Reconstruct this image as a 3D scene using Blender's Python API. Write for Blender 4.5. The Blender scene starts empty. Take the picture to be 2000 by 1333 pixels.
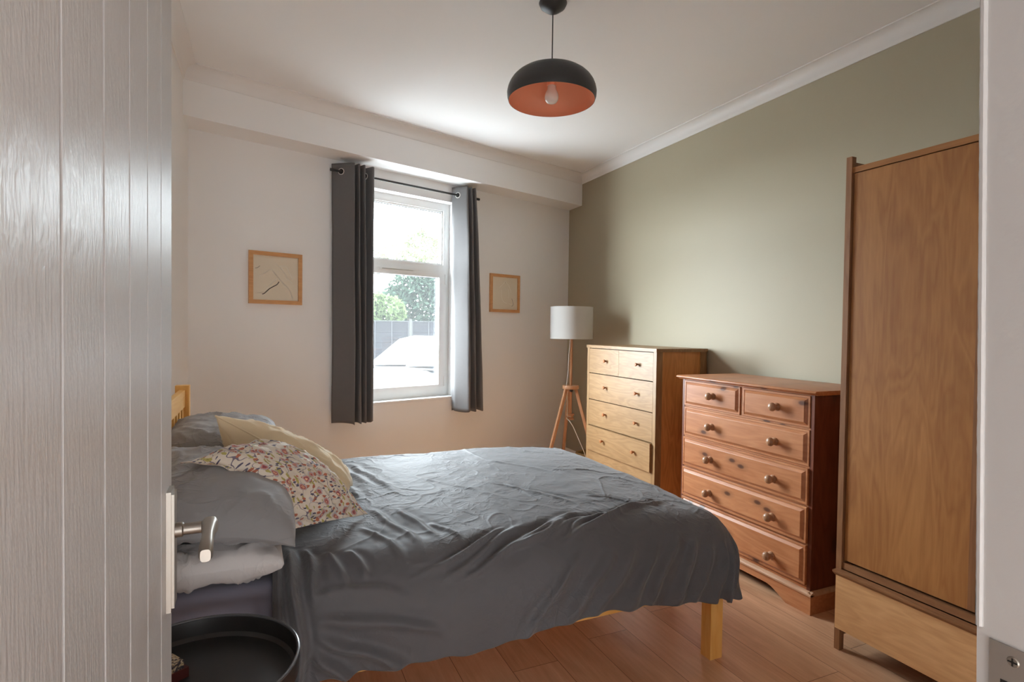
import bpy, bmesh, math, random
import numpy as np
from mathutils import Vector, Matrix

random.seed(7)
sc = bpy.context.scene
COL = sc.collection
PI = math.pi
R_ = math.radians

# ------------------------------------------------------------------ camera
cam_d = bpy.data.cameras.new('camera'); cam = bpy.data.objects.new('camera', cam_d); COL.objects.link(cam)
FPX, YAW, PITCH, ROLL = 1091.1, R_(23.834), R_(-1.2674), R_(0.7679)
cam_d.sensor_fit = 'HORIZONTAL'; cam_d.sensor_width = 36.0; cam_d.lens = 36.0 * FPX / 2000.0
cam_d.clip_start = 0.02; cam_d.clip_end = 300
fw = Vector((math.sin(YAW) * math.cos(PITCH), math.cos(YAW) * math.cos(PITCH), math.sin(PITCH)))
rt = Vector((math.cos(YAW), -math.sin(YAW), 0)); up = rt.cross(fw)
r2 = math.cos(ROLL) * rt + math.sin(ROLL) * up
u2 = -math.sin(ROLL) * rt + math.cos(ROLL) * up
cam.matrix_world = Matrix(((r2.x, u2.x, -fw.x, 0), (r2.y, u2.y, -fw.y, 0), (r2.z, u2.z, -fw.z, 1.30), (0, 0, 0, 1)))
sc.camera = cam

# ------------------------------------------------------------------ exposure, sky, lights
sc.view_settings.view_transform = 'Standard'; sc.view_settings.look = 'None'
sc.view_settings.gamma = 1.0; sc.view_settings.use_curve_mapping = False
sc.view_settings.exposure = 0.55
sc.cycles.max_bounces = 16; sc.cycles.diffuse_bounces = 12; sc.cycles.glossy_bounces = 4
sc.cycles.transparent_max_bounces = 12; sc.cycles.caustics_reflective = False; sc.cycles.caustics_refractive = False
sc.cycles.sample_clamp_indirect = 6.0

SKY, GLOW = 28.0, 26.0        # hazy overcast sky, brighter where the sun stands behind the cloud, to the left of the window
world = bpy.data.worlds.new('overcast_sky'); sc.world = world; world.use_nodes = True
wt = world.node_tree; bg = wt.nodes['Background']
def wnode(t, **kw):
    n = wt.nodes.new(t)
    for k_, v_ in kw.items(): setattr(n, k_, v_)
    return n
w_tc = wnode('ShaderNodeTexCoord'); w_dot = wnode('ShaderNodeVectorMath', operation='DOT_PRODUCT')
wt.links.new(w_tc.outputs['Generated'], w_dot.inputs[0]); w_dot.inputs[1].default_value = Vector((-.77, .64, .36)).normalized()
w_max = wnode('ShaderNodeMath', operation='MAXIMUM'); wt.links.new(w_dot.outputs['Value'], w_max.inputs[0]); w_max.inputs[1].default_value = 0
w_pow = wnode('ShaderNodeMath', operation='POWER'); wt.links.new(w_max.outputs[0], w_pow.inputs[0]); w_pow.inputs[1].default_value = 3
w_mul = wnode('ShaderNodeMath', operation='MULTIPLY_ADD'); wt.links.new(w_pow.outputs[0], w_mul.inputs[0]); w_mul.inputs[1].default_value = GLOW; w_mul.inputs[2].default_value = SKY
wt.links.new(w_mul.outputs[0], bg.inputs['Strength'])
bg.inputs['Color'].default_value = (0.86, 0.935, 1.0, 1)

# room frame: right wall x=R, left wall x=LX, door wall y=NY, window wall skewed 17 degrees
RX, LX, NY, CZ = 2.80, -0.436, 0.30, 2.785
WANG = R_(17.01)
WALL = Matrix.Translation((2.80, 4.95, 0)) @ Matrix.Rotation(WANG, 4, 'Z')      # local: x along wall, y outward, z up
def wpt(s, off, z): return WALL @ Vector((s, off, z))
OP0, OP1, OZ0, OZ1 = -2.30, -1.385, 0.72, 2.355                                 # window opening in wall coordinates

def area_light(name, loc, target, sx, sy, power, color=(1, 1, 1), portal=False):
    d = bpy.data.lights.new(name, 'AREA'); d.shape = 'RECTANGLE'; d.size = sx; d.size_y = sy; d.energy = power; d.color = color
    o = bpy.data.objects.new(name, d); COL.objects.link(o); o.location = loc
    o.rotation_euler = (Vector(target) - Vector(loc)).to_track_quat('-Z', 'Y').to_euler()
    if portal: d.cycles.is_portal = True
    return o
pc = wpt((OP0 + OP1) / 2, 0.215, (OZ0 + OZ1) / 2)
area_light('window_portal', pc, wpt((OP0 + OP1) / 2, -3, (OZ0 + OZ1) / 2), 0.95, 1.65, 1, portal=True)
# added fill light, out of sight in the hall behind the camera
area_light('hall_fill', (0.15, -1.52, 0.85), (0.45, 2.0, 1.70), 0.60, 1.5, 25, (0.95, 0.98, 1.0))

# ------------------------------------------------------------------ helpers
def wm(o):
    M = o.matrix_basis.copy()
    while o.parent: o = o.parent; M = o.matrix_basis @ M
    return M
def thing(name, label, cat, loc=(0, 0, 0), rotz=0.0, group=None):
    o = bpy.data.objects.new(name, None); COL.objects.link(o); o.location = loc; o.rotation_euler = (0, 0, rotz)
    o.empty_display_size = 0.1
    o['label'] = label; o['category'] = cat
    if group: o['group'] = group
    return o
def tag(o, label, cat, group=None):
    o['label'] = label; o['category'] = cat
    if group: o['group'] = group
    return o
def obj(name, bm, m, parent=None, M=None, smooth=35, bevel=0, seg=2):
    if bevel:
        es = [e for e in bm.edges if len(e.link_faces) == 2 and e.calc_face_angle(0) > R_(40)]
        bmesh.ops.bevel(bm, geom=es, offset=bevel, segments=seg, affect='EDGES', profile=0.6, clamp_overlap=True)
    T = Matrix.Identity(4)
    if M is not None: T = M
    if parent is not None: T = wm(parent).inverted() @ T
    bm.transform(T)
    bm.normal_update()
    me = bpy.data.meshes.new(name); bm.to_mesh(me); bm.free()
    if smooth:
        me.polygons.foreach_set('use_smooth', [True] * len(me.polygons))
        if smooth < 180: me.set_sharp_from_angle(angle=R_(smooth))
    if m: me.materials.append(m)
    o = bpy.data.objects.new(name, me); COL.objects.link(o)
    if parent is not None: o.parent = parent
    return o
def mesh_np(name, V, F, m, parent=None, M=None, uv=None, smooth=True):
    T = M if M is not None else Matrix.Identity(4)
    if parent is not None: T = wm(parent).inverted() @ T
    A = np.array(T); V = V @ A[:3, :3].T + A[:3, 3]
    me = bpy.data.meshes.new(name); me.from_pydata(V.tolist(), [], F)
    if uv is not None:
        l = me.uv_layers.new(name='UVMap'); idx = np.empty(len(me.loops), dtype=np.int32); me.loops.foreach_get('vertex_index', idx)
        l.data.foreach_set('uv', uv[idx].astype(np.float32).ravel())
    if smooth: me.polygons.foreach_set('use_smooth', [True] * len(me.polygons))
    me.materials.append(m); me.update()
    o = bpy.data.objects.new(name, me); COL.objects.link(o)
    if parent is not None: o.parent = parent
    return o
def struct(name, bm, m, M=None, bevel=0, smooth=35, parent=None):
    o = obj(name, bm, m, parent, M, smooth, bevel)
    if parent is None: o['kind'] = 'structure'
    return o
def add_box(bm, x0, x1, y0, y1, z0, z1):
    v = [bm.verts.new((x, y, z)) for x in (x0, x1) for y in (y0, y1) for z in (z0, z1)]
    for q in ((0, 1, 3, 2), (4, 6, 7, 5), (0, 4, 5, 1), (2, 3, 7, 6), (0, 2, 6, 4), (1, 5, 7, 3)):
        bm.faces.new([v[i] for i in q])
    return v
def bx(x0, x1, y0, y1, z0, z1):
    bm = bmesh.new(); add_box(bm, x0, x1, y0, y1, z0, z1); return bm
def add_lathe(bm, prof, n=32, c=(0, 0, 0), axis='z', close=True):
    c = Vector(c); rings = []
    for r, h in prof:
        ring = []
        for i in range(n if r > 1e-6 else 1):
            a = 2 * PI * i / n; p = (r * math.cos(a), r * math.sin(a), h)
            if axis == 'x': p = (p[2], p[0], p[1])
            elif axis == '-x': p = (-p[2], p[1], p[0])
            elif axis == 'y': p = (p[1], p[2], p[0])
            elif axis == '-y': p = (p[0], -p[2], p[1])
            ring.append(bm.verts.new(c + Vector(p)))
        rings.append(ring)
    for a, b in zip(rings, rings[1:]):
        for i in range(n):
            j = (i + 1) % n
            if len(a) == 1 and len(b) == 1: continue
            if len(a) == 1: bm.faces.new((a[0], b[i], b[j])) if True else None
            elif len(b) == 1: bm.faces.new((a[i], b[0], a[j]))
            else: bm.faces.new((a[i], b[i], b[j], a[j]))
    if close:
        for ring, flip in ((rings[0], False), (rings[-1], True)):
            if len(ring) > 1: bm.faces.new(ring if not flip else ring[::-1])
    bmesh.ops.recalc_face_normals(bm, faces=bm.faces[:])
def lathe(prof, n=32, c=(0, 0, 0), axis='z', close=True):
    bm = bmesh.new(); add_lathe(bm, prof, n, c, axis, close); return bm
def add_tube(bm, pts, r, n=10, square=False, up=(0, 0, 1)):
    pts = [Vector(p) for p in pts]; rings = []
    rr = r if isinstance(r, (list, tuple)) else [r] * len(pts)
    U = Vector(up)
    for i, p in enumerate(pts):
        t = (pts[min(i + 1, len(pts) - 1)] - pts[max(i - 1, 0)]).normalized()
        s = t.cross(U)
        if s.length < 1e-4: s = t.cross(Vector((1, 0, 0)))
        s.normalize(); w = s.cross(t).normalized(); U = w
        k = 4 if square else n; ring = []
        for j in range(k):
            a = 2 * PI * (j + (0.5 if square else 0)) / k
            q = rr[i] * (1.4142 if square else 1)
            ring.append(bm.verts.new(p + q * (math.cos(a) * s + math.sin(a) * w)))
        rings.append(ring)
    for a, b in zip(rings, rings[1:]):
        for i in range(len(a)): bm.faces.new((a[i], a[(i + 1) % len(a)], b[(i + 1) % len(a)], b[i]))
    bm.faces.new(rings[0][::-1]); bm.faces.new(rings[-1])
    bmesh.ops.recalc_face_normals(bm, faces=bm.faces[:])
def tube(pts, r, n=10, square=False): bm = bmesh.new(); add_tube(bm, pts, r, n, square); return bm
def add_torus(bm, c, Rr, r, axis, n=28, k=8):
    c = Vector(c); ax = Vector(axis).normalized(); u = ax.orthogonal().normalized(); w = ax.cross(u); V = []
    for i in range(n):
        a = 2 * PI * i / n; d = math.cos(a) * u + math.sin(a) * w
        V.append([bm.verts.new(c + d * (Rr + r * math.cos(2 * PI * j / k)) + ax * r * math.sin(2 * PI * j / k)) for j in range(k)])
    for i in range(n):
        for j in range(k): bm.faces.new((V[i][j], V[(i + 1) % n][j], V[(i + 1) % n][(j + 1) % k], V[i][(j + 1) % k]))
    bmesh.ops.recalc_face_normals(bm, faces=bm.faces[:])
def add_prism(bm, poly, axis, a, b):
    """poly: 2D points; axis 'x': (y,z), 'y': (x,z), 'z': (x,y); extruded from a to b"""
    def P(p, t): return (t, p[0], p[1]) if axis == 'x' else (p[0], t, p[1]) if axis == 'y' else (p[0], p[1], t)
    A = [bm.verts.new(P(p, a)) for p in poly]; B = [bm.verts.new(P(p, b)) for p in poly]; n = len(poly)
    bm.faces.new(A); bm.faces.new(B[::-1])
    for i in range(n): bm.faces.new((A[i], B[i], B[(i + 1) % n], A[(i + 1) % n]))
    bmesh.ops.recalc_face_normals(bm, faces=bm.faces[:])
def prism(poly, axis, a, b): bm = bmesh.new(); add_prism(bm, poly, axis, a, b); return bm

# numpy gradient noise
_rng = np.random.RandomState(11); _perm = _rng.permutation(512); _perm = np.concatenate([_perm, _perm]); _ga = _rng.rand(512) * 2 * PI
def pnoise(x, y, seed=0):
    x = np.asarray(x, float) + seed * 17.3; y = np.asarray(y, float) - seed * 9.1
    xi = np.floor(x).astype(int); yi = np.floor(y).astype(int); xf = x - xi; yf = y - yi
    def g(ix, iy, dx, dy):
        h = _perm[(_perm[ix % 512] + iy) % 512]; return np.cos(_ga[h]) * dx + np.sin(_ga[h]) * dy
    u = xf ** 3 * (xf * (xf * 6 - 15) + 10); v = yf ** 3 * (yf * (yf * 6 - 15) + 10)
    a = g(xi, yi, xf, yf) * (1 - u) + g(xi + 1, yi, xf - 1, yf) * u
    b = g(xi, yi + 1, xf, yf - 1) * (1 - u) + g(xi + 1, yi + 1, xf - 1, yf - 1) * u
    return (a * (1 - v) + b * v) * 1.5
def fbm(x, y, o=4, seed=0): return sum(pnoise(x * 2 ** i, y * 2 ** i, seed + i) / 2 ** i for i in range(o))
def creases(x, y, f, seed=0, p=6):
    wx = x + 0.35 / f * pnoise(x * f * .7, y * f * .7, seed + 5); wy = y + 0.35 / f * pnoise(x * f * .7, y * f * .7, seed + 6)
    return (1 - np.abs(np.clip(pnoise(wx * f, wy * f, seed), -1, 1))) ** p
def grid_faces(nu, nv):
    return [(i * nv + j, (i + 1) * nv + j, (i + 1) * nv + j + 1, i * nv + j + 1) for i in range(nu - 1) for j in range(nv - 1)]
def grid_normals(P):
    du = np.gradient(P, axis=0); dv = np.gradient(P, axis=1); n = np.cross(du, dv); return n / (np.linalg.norm(n, axis=2, keepdims=True) + 1e-12)

# ------------------------------------------------------------------ materials
class NT:
    def __init__(s, name):
        s.m = bpy.data.materials.new(name); s.m.use_nodes = True; s.t = s.m.node_tree; s.n = s.t.nodes; s.b = s.n['Principled BSDF']
    def new(s, typ, **kw):
        n = s.n.new(typ)
        for k, v in kw.items():
            if hasattr(n, k): setattr(n, k, v)
        return n
    def link(s, a, b): s.t.links.new(a, b)
    def mapping(s, scale, coord='Object', rot=(0, 0, 0), loc=(0, 0, 0), rnd=0.0):
        tc = s.new('ShaderNodeTexCoord'); mp = s.new('ShaderNodeMapping'); src = tc.outputs[coord]
        if rnd:
            oi = s.new('ShaderNodeObjectInfo'); sc_ = s.new('ShaderNodeMath', operation='MULTIPLY'); sc_.inputs[1].default_value = rnd
            s.link(oi.outputs['Random'], sc_.inputs[0]); ad = s.new('ShaderNodeVectorMath', operation='ADD')
            s.link(src, ad.inputs[0]); s.link(sc_.outputs[0], ad.inputs[1]); src = ad.outputs[0]
        s.link(src, mp.inputs['Vector']); mp.inputs['Scale'].default_value = scale; mp.inputs['Rotation'].default_value = rot; mp.inputs['Location'].default_value = loc
        return mp.outputs[0]
    def noise(s, vec, scale, detail=3, rough=0.5, dist=0.0):
        n = s.new('ShaderNodeTexNoise'); s.link(vec, n.inputs['Vector']); n.inputs['Scale'].default_value = scale
        n.inputs['Detail'].default_value = detail; n.inputs['Roughness'].default_value = rough; n.inputs['Distortion'].default_value = dist
        return n.outputs['Fac']
    def ramp(s, fac, stops, interp='LINEAR'):
        r = s.new('ShaderNodeValToRGB'); e = r.color_ramp.elements; r.color_ramp.interpolation = interp
        while len(e) < len(stops): e.new(0.5)
        for x, (p, c) in zip(e, stops):
            x.position = p; x.color = (*c, 1) if len(c) == 3 else c
        s.link(fac, r.inputs['Fac']); return r.outputs['Color']
    def mix(s, fac, a, b, blend='MIX'):
        m = s.new('ShaderNodeMix', data_type='RGBA', blend_type=blend)
        for sock, v in ((m.inputs[0], fac), (m.inputs[6], a), (m.inputs[7], b)):
            if hasattr(v, 'is_linked'): s.link(v, sock)
            elif isinstance(v, (int, float)): sock.default_value = v
            else: sock.default_value = (*v, 1) if len(v) == 3 else v
        return m.outputs[2]
    def math(s, op, a, b=0.0, c=None):
        m = s.new('ShaderNodeMath', operation=op)
        for sock, v in zip(m.inputs, (a, b) if c is None else (a, b, c)):
            if hasattr(v, 'is_linked'): s.link(v, sock)
            else: sock.default_value = v
        return m.outputs[0]
    def bump(s, h, strength, dist=0.01):
        b = s.new('ShaderNodeBump'); b.inputs['Strength'].default_value = strength; b.inputs['Distance'].default_value = dist
        s.link(h, b.inputs['Height']); s.link(b.outputs[0], s.b.inputs['Normal'])
    def color(s, c):
        if hasattr(c, 'is_linked'): s.link(c, s.b.inputs['Base Color'])
        else: s.b.inputs['Base Color'].default_value = (*c, 1)
    def set(s, **kw):
        for k, v in kw.items(): s.b.inputs[k.replace('_', ' ')].default_value = v
        return s

def srgb(r, g, b):
    f = lambda c: (c / 255 / 12.92) if c / 255 <= 0.04045 else ((c / 255 + 0.055) / 1.055) ** 2.4
    return (f(r), f(g), f(b))
def plain(name, c, rough=0.5, metal=0.0, bump=0, bscale=60, spec=0.5):
    k = NT(name); k.color(c); k.set(Roughness=rough, Metallic=metal); k.b.inputs['Specular IOR Level'].default_value = spec
    if bump: k.bump(k.noise(k.mapping((1, 1, 1)), bscale, 3), bump, 0.004)
    return k.m
def paint(name, c, rough, bscale, bump, spec=0.4):
    k = NT(name); v = k.mapping((1, 1, 1))
    k.color(k.mix(k.noise(v, 1.3, 2), tuple(x * 0.97 for x in c), c)); k.set(Roughness=rough); k.b.inputs['Specular IOR Level'].default_value = spec
    k.bump(k.noise(v, bscale, 4), bump, 0.003); return k.m
def wood(name, dark, light, axis, rough=0.42, scale=1.0, wave=0.35, knots=None, knot_scale=5.0, fine=0.5, spec=0.45):
    k = NT(name); st = {'x': (.06, 1, 1), 'y': (1, .06, 1), 'z': (1, 1, .06)}[axis]; s2 = {'x': (.16, 1, 1), 'y': (1, .16, 1), 'z': (1, 1, .16)}[axis]
    v = k.mapping(st, rnd=7.0); v2 = k.mapping(s2, rnd=7.0)
    n1 = k.noise(v, 95 * scale, 5, 0.65); n2 = k.noise(v2, 9 * scale, 3, 0.55, 0.4)
    rings = k.math('FRACT', k.math('MULTIPLY', n2, 9.0))
    tri = k.math('ABSOLUTE', k.math('SUBTRACT', k.math('MULTIPLY', rings, 2.0), 1.0))
    f = k.math('ADD', k.math('MULTIPLY', n1, fine), k.math('MULTIPLY', tri, wave))
    f = k.math('ADD', f, k.math('MULTIPLY', n2, 0.45))
    c = k.ramp(f, [(0.30, dark), (0.85, light)])
    if knots:
        sx = k.new('ShaderNodeSeparateXYZ'); k.link(k.mapping((1, 1, 1), rnd=3.0), sx.inputs[0]); cx_ = k.new('ShaderNodeCombineXYZ')
        k.link(k.math('MULTIPLY', sx.outputs[1 if axis == 'y' else 0], .5 if axis == 'y' else 1.0), cx_.inputs[0]); k.link(k.math('MULTIPLY', sx.outputs[2], 1.0 if axis == 'y' else .5), cx_.inputs[1])
        vo = k.new('ShaderNodeTexVoronoi', voronoi_dimensions='2D'); k.link(cx_.outputs[0], vo.inputs['Vector']); vo.inputs['Scale'].default_value = knot_scale; vo.inputs['Randomness'].default_value = 1.0
        kf = k.ramp(vo.outputs['Distance'], [(0.0, (1, 1, 1)), (0.05, (.9, .9, .9)), (0.085, (.3, .3, .3)), (0.19, (0, 0, 0))])
        c = k.mix(kf, c, knots)
    k.color(c); k.set(Roughness=rough); k.b.inputs['Specular IOR Level'].default_value = spec
    k.bump(n1, 0.08, 0.002); return k.m

M = {}
M['white_wall'] = paint('white_wall_paint', (0.87, 0.87, 0.87), 0.7, 140, 0.06)
M['ceiling'] = paint('ceiling_paint', (0.88, 0.88, 0.88), 0.8, 120, 0.05)
M['green_wall'] = paint('sage_green_paint', (0.392, 0.346, 0.252), 0.5, 110, 0.08, 0.25)
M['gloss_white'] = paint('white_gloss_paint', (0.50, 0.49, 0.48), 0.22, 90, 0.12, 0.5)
M['trim_white'] = paint('white_trim_paint', (0.82, 0.81, 0.80), 0.4, 120, 0.05)
M['upvc'] = plain('white_upvc', (0.80, 0.80, 0.79), 0.25)
M['gasket'] = plain('dark_gasket', (0.05, 0.05, 0.06), 0.6)
M['nickel'] = plain('satin_nickel', (0.38, 0.345, 0.305), 0.45, 1.0)
M['steel'] = plain('zinc_steel', (0.55, 0.53, 0.50), 0.35, 1.0)
M['black_metal'] = plain('black_metal', (0.018, 0.018, 0.02), 0.4, 0.0, 0.05, 300)
M['dark_hole'] = plain('dark_gap', (0.01, 0.008, 0.006), 0.9)

# door paint with brushed texture
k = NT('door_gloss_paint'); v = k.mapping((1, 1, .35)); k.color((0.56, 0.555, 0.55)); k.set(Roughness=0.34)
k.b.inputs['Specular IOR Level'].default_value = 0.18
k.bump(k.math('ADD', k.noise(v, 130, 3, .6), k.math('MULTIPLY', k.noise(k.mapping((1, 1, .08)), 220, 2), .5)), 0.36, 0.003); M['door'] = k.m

# laminate floor: boards run along y, 0.19 m wide
k = NT('laminate_floor'); tc = k.new('ShaderNodeTexCoord'); sp = k.new('ShaderNodeSeparateXYZ'); k.link(tc.outputs['Object'], sp.inputs[0])
xs = k.math('DIVIDE', k.math('SUBTRACT', sp.outputs[0], 1.439 - 0.1925 * 20), 0.1925); row = k.math('FLOOR', xs); fx = k.math('FRACT', xs)
wn = k.new('ShaderNodeTexWhiteNoise', noise_dimensions='1D'); k.link(row, wn.inputs['W'])
ys = k.math('ADD', k.math('DIVIDE', k.math('SUBTRACT', sp.outputs[1], 2.07), 1.38), k.math('MULTIPLY', k.math('FRACT', k.math('MULTIPLY', row, 0.469)), 1.0))
ys = k.math('SUBTRACT', ys, 21 * 0.469 % 1.0); brd = k.math('FLOOR', ys); fy = k.math('FRACT', ys)
w2 = k.new('ShaderNodeTexWhiteNoise', noise_dimensions='2D'); cb = k.new('ShaderNodeCombineXYZ'); k.link(row, cb.inputs[0]); k.link(brd, cb.inputs[1]); k.link(cb.outputs[0], w2.inputs['Vector'])
off = k.new('ShaderNodeVectorMath', operation='SCALE'); k.link(w2.outputs['Color'], off.inputs[0]); off.inputs['Scale'].default_value = 9
ad = k.new('ShaderNodeVectorMath', operation='ADD'); k.link(tc.outputs['Object'], ad.inputs[0]); k.link(off.outputs[0], ad.inputs[1])
mp = k.new('ShaderNodeMapping'); mp.inputs['Scale'].default_value = (1, .07, 1); k.link(ad.outputs[0], mp.inputs[0])
mp2 = k.new('ShaderNodeMapping'); mp2.inputs['Scale'].default_value = (1, .22, 1); k.link(ad.outputs[0], mp2.inputs[0])
g1 = k.noise(mp.outputs[0], 70, 5, .65); g2 = k.noise(mp2.outputs[0], 8, 3, .6, .6)
f = k.math('ADD', k.math('ADD', k.math('MULTIPLY', g1, .42), k.math('MULTIPLY', g2, .62)), k.math('MULTIPLY', w2.outputs['Value'], .16))
c = k.ramp(f, [(0.32, (0.44, 0.22, 0.115)), (0.62, (0.66, 0.39, 0.23)), (0.86, (0.80, 0.54, 0.36))])
ed = k.math('MINIMUM', k.math('MULTIPLY', k.math('MINIMUM', fx, k.math('SUBTRACT', 1.0, fx)), 0.1925), k.math('MULTIPLY', k.math('MINIMUM', fy, k.math('SUBTRACT', 1.0, fy)), 1.38))
seam = k.math('LESS_THAN', ed, 0.0011)
k.color(k.mix(seam, c, (0.16, 0.07, 0.03))); k.set(Roughness=0.34); k.b.inputs['Specular IOR Level'].default_value = 0.5
k.bump(k.math('ADD', k.math('MULTIPLY', g1, .25), k.math('MULTIPLY', k.math('MINIMUM', ed, 0.003), 300)), 0.10, 0.002); M['floor'] = k.m

OAK = ((0.225, 0.125, 0.052), (0.32, 0.192, 0.088))
M['oak_y'] = wood('pale_oak_across', *OAK, 'y'); M['oak_z'] = wood('pale_oak_upright', *OAK, 'z'); M['oak_x'] = wood('pale_oak_deep', *OAK, 'x')
M['oak_side_z'] = wood('light_lifted_oak_side', (.40, .17, .047), (.60, .285, .092), 'z'); M['oak_knob'] = plain('oiled_oak_knob', (0.36, 0.13, 0.035), 0.45)  # side panels: same oak, brightened and warmed in colour to lift their shade
PINE = ((0.36, 0.125, 0.045), (0.53, 0.235, 0.105)); KN = (0.075, 0.025, 0.012)
M['pine_y'] = wood('waxed_pine_across', *PINE, 'y', 0.36, 0.8, .22, KN, 6.5); M['pine_z'] = wood('shade_tinted_pine_side', (.10, .022, .010), (.19, .055, .024), 'z', 0.4, 0.8, .22, KN, 4.0)  # chest sides: their shade is put into this dark red colour
M['pine_knob'] = plain('turned_pine_knob', (0.34, 0.17, 0.085), 0.33)
M['bead'] = wood('waxed_pine_worn_bead', (0.46, 0.24, 0.13), (0.62, 0.40, 0.26), 'y', 0.3, 0.8, .15)
BRO = ((0.26, 0.098, 0.027), (0.41, 0.185, 0.058))
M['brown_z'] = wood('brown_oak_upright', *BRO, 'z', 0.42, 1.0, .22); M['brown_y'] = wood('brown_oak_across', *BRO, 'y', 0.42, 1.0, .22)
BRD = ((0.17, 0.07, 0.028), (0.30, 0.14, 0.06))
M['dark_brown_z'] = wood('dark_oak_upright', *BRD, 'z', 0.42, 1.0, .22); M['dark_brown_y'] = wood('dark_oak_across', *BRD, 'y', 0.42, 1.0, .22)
BED = ((0.78, 0.39, 0.085), (0.93, 0.58, 0.19))
M['bed_z'] = wood('bed_pine_upright', *BED, 'z', 0.4, .9, .25); M['bed_y'] = wood('bed_pine_across', *BED, 'y', 0.4, .9, .25); M['bed_x'] = wood('bed_pine_long', *BED, 'x', 0.4, .9, .25)
ASH = ((0.44, 0.21, 0.10), (0.60, 0.335, 0.19)); M['lamp_wood'] = wood('lamp_beech', *ASH, 'z', 0.45, 1.2, .15)
FRM = ((0.50, 0.235, 0.085), (0.68, 0.37, 0.165)); M['frame_wood'] = wood('frame_oak', *FRM, 'x', 0.45, 1.5, .2)

def fabric(name, c, rough=0.75, sheen=0.3, weave=900, bump=0.12, c2=None, nscale=4, trans=0, crush=0, cmap=(1, 1, 1)):
    k = NT(name); v = k.mapping((1, 1, 1)); n = k.noise(v, weave, 2); m_ = k.noise(v, nscale, 3)
    c2 = c2 or tuple(x * 0.86 for x in c)
    k.color(k.mix(k.math('ADD', k.math('MULTIPLY', m_, .6), k.math('MULTIPLY', n, .4)), c2, c)); k.set(Roughness=rough)
    k.b.inputs['Sheen Weight'].default_value = sheen; k.b.inputs['Sheen Roughness'].default_value = 0.5; k.b.inputs['Specular IOR Level'].default_value = 0.3
    k.bump(n, bump, 0.001)
    if crush:
        v3 = k.mapping(cmap); hs = 0
        for sc_, w_ in ((11, 1.0), (26, .45)):
            r_ = k.math('SUBTRACT', 1.0, k.math('ABSOLUTE', k.math('MULTIPLY', k.math('SUBTRACT', k.noise(v3, sc_, 2, .5, .8), .5), 4.0)))
            hs = k.math('ADD', k.math('MULTIPLY', k.math('POWER', k.math('MAXIMUM', r_, 0.0), 5.0), w_), hs)
        hs = k.math('MULTIPLY', hs, k.math('MAXIMUM', k.math('MULTIPLY', k.math('SUBTRACT', k.noise(v, 3.1, 2), .38), 4.0), 0.0))
        b2 = k.new('ShaderNodeBump'); b2.inputs['Strength'].default_value = crush; b2.inputs['Distance'].default_value = 0.004; k.link(hs, b2.inputs['Height'])
        first = k.b.inputs['Normal'].links[0].from_node; k.link(b2.outputs[0], first.inputs['Normal'])
    if trans:
        out = k.n['Material Output']; tr = k.new('ShaderNodeBsdfTranslucent'); tr.inputs[0].default_value = (*c, 1); mx = k.new('ShaderNodeMixShader'); mx.inputs[0].default_value = trans
        k.link(k.b.outputs[0], mx.inputs[1]); k.link(tr.outputs[0], mx.inputs[2]); k.link(mx.outputs[0], out.inputs['Surface'])
    return k.m
M['duvet'] = fabric('grey_cotton_sateen', (0.108, 0.105, 0.111), 0.64, 0.2, crush=.42)
M['grey_pillow'] = fabric('grey_pillowcase_cotton', (0.265, 0.257, 0.262), 0.65, 0.25, crush=1.0, cmap=(.5, .5, 1.1))
M['white_pillow'] = fabric('off_white_cotton', (0.66, 0.625, 0.61), 0.8, crush=.5, cmap=(1, 1, .7))
M['sheet'] = fabric('lilac_grey_sheet', (0.24, 0.235, 0.30), 0.8)
M['cream'] = fabric('cream_linen', (0.90, 0.74, 0.50), 0.85, 0.3, 600, 0.2)
M['curtain'] = fabric('grey_curtain_linen', (0.19, 0.183, 0.182), 0.9, 0.05, 900, 0.15, (0.165, 0.158, 0.157), 60, 0.16)
M['eyelet'] = plain('pale_eyelet', (.62, .60, .57), .35)
M['shade'] = fabric('white_lamp_fabric', (0.68, 0.66, 0.63), 0.8, 0.1, 500, 0.1, trans=0.25)
M['red_piping'] = plain('red_piping', (0.35, 0.02, 0.03), 0.7)

# printed cotton: white ground, red and grey blooms, olive leaves, navy sprigs
k = NT('floral_printed_cotton'); tc = k.new('ShaderNodeTexCoord')
def uvmap(scale, rot=0, loc=(0, 0, 0)):
    m_ = k.new('ShaderNodeMapping'); k.link(tc.outputs['UV'], m_.inputs[0]); m_.inputs['Scale'].default_value = scale; m_.inputs['Rotation'].default_value = (0, 0, rot); m_.inputs['Location'].default_value = loc
    return m_.outputs[0]
def voro(vec, scale, rnd=0.85):
    n = k.new('ShaderNodeTexVoronoi'); n.inputs['Scale'].default_value = scale; n.inputs['Randomness'].default_value = rnd
    nz = k.new('ShaderNodeTexNoise'); nz.inputs['Scale'].default_value = scale * 3.5; k.link(vec, nz.inputs['Vector'])
    sc_ = k.new('ShaderNodeVectorMath', operation='SCALE'); k.link(nz.outputs['Color'], sc_.inputs[0]); sc_.inputs['Scale'].default_value = 0.28 / scale
    a_ = k.new('ShaderNodeVectorMath', operation='ADD'); k.link(vec, a_.inputs[0]); k.link(sc_.outputs[0], a_.inputs[1]); k.link(a_.outputs[0], n.inputs['Vector']); return n
def step(x, t): return k.math('LESS_THAN', x, t)
c = (0.66, 0.58, 0.48)
vine = k.math('ABSOLUTE', k.math('SUBTRACT', k.noise(uvmap((1, 1, 1)), 9.5, 1, .4), .5))
c = k.mix(step(vine, .010), c, (0.16, 0.13, 0.17))
lv = voro(uvmap((1, 2.4, 1), .6), 11.0); c = k.mix(step(lv.outputs['Distance'], .31), c, (0.40, 0.34, 0.10)); c = k.mix(step(lv.outputs['Distance'], .09), c, (0.22, 0.19, 0.06))
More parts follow.
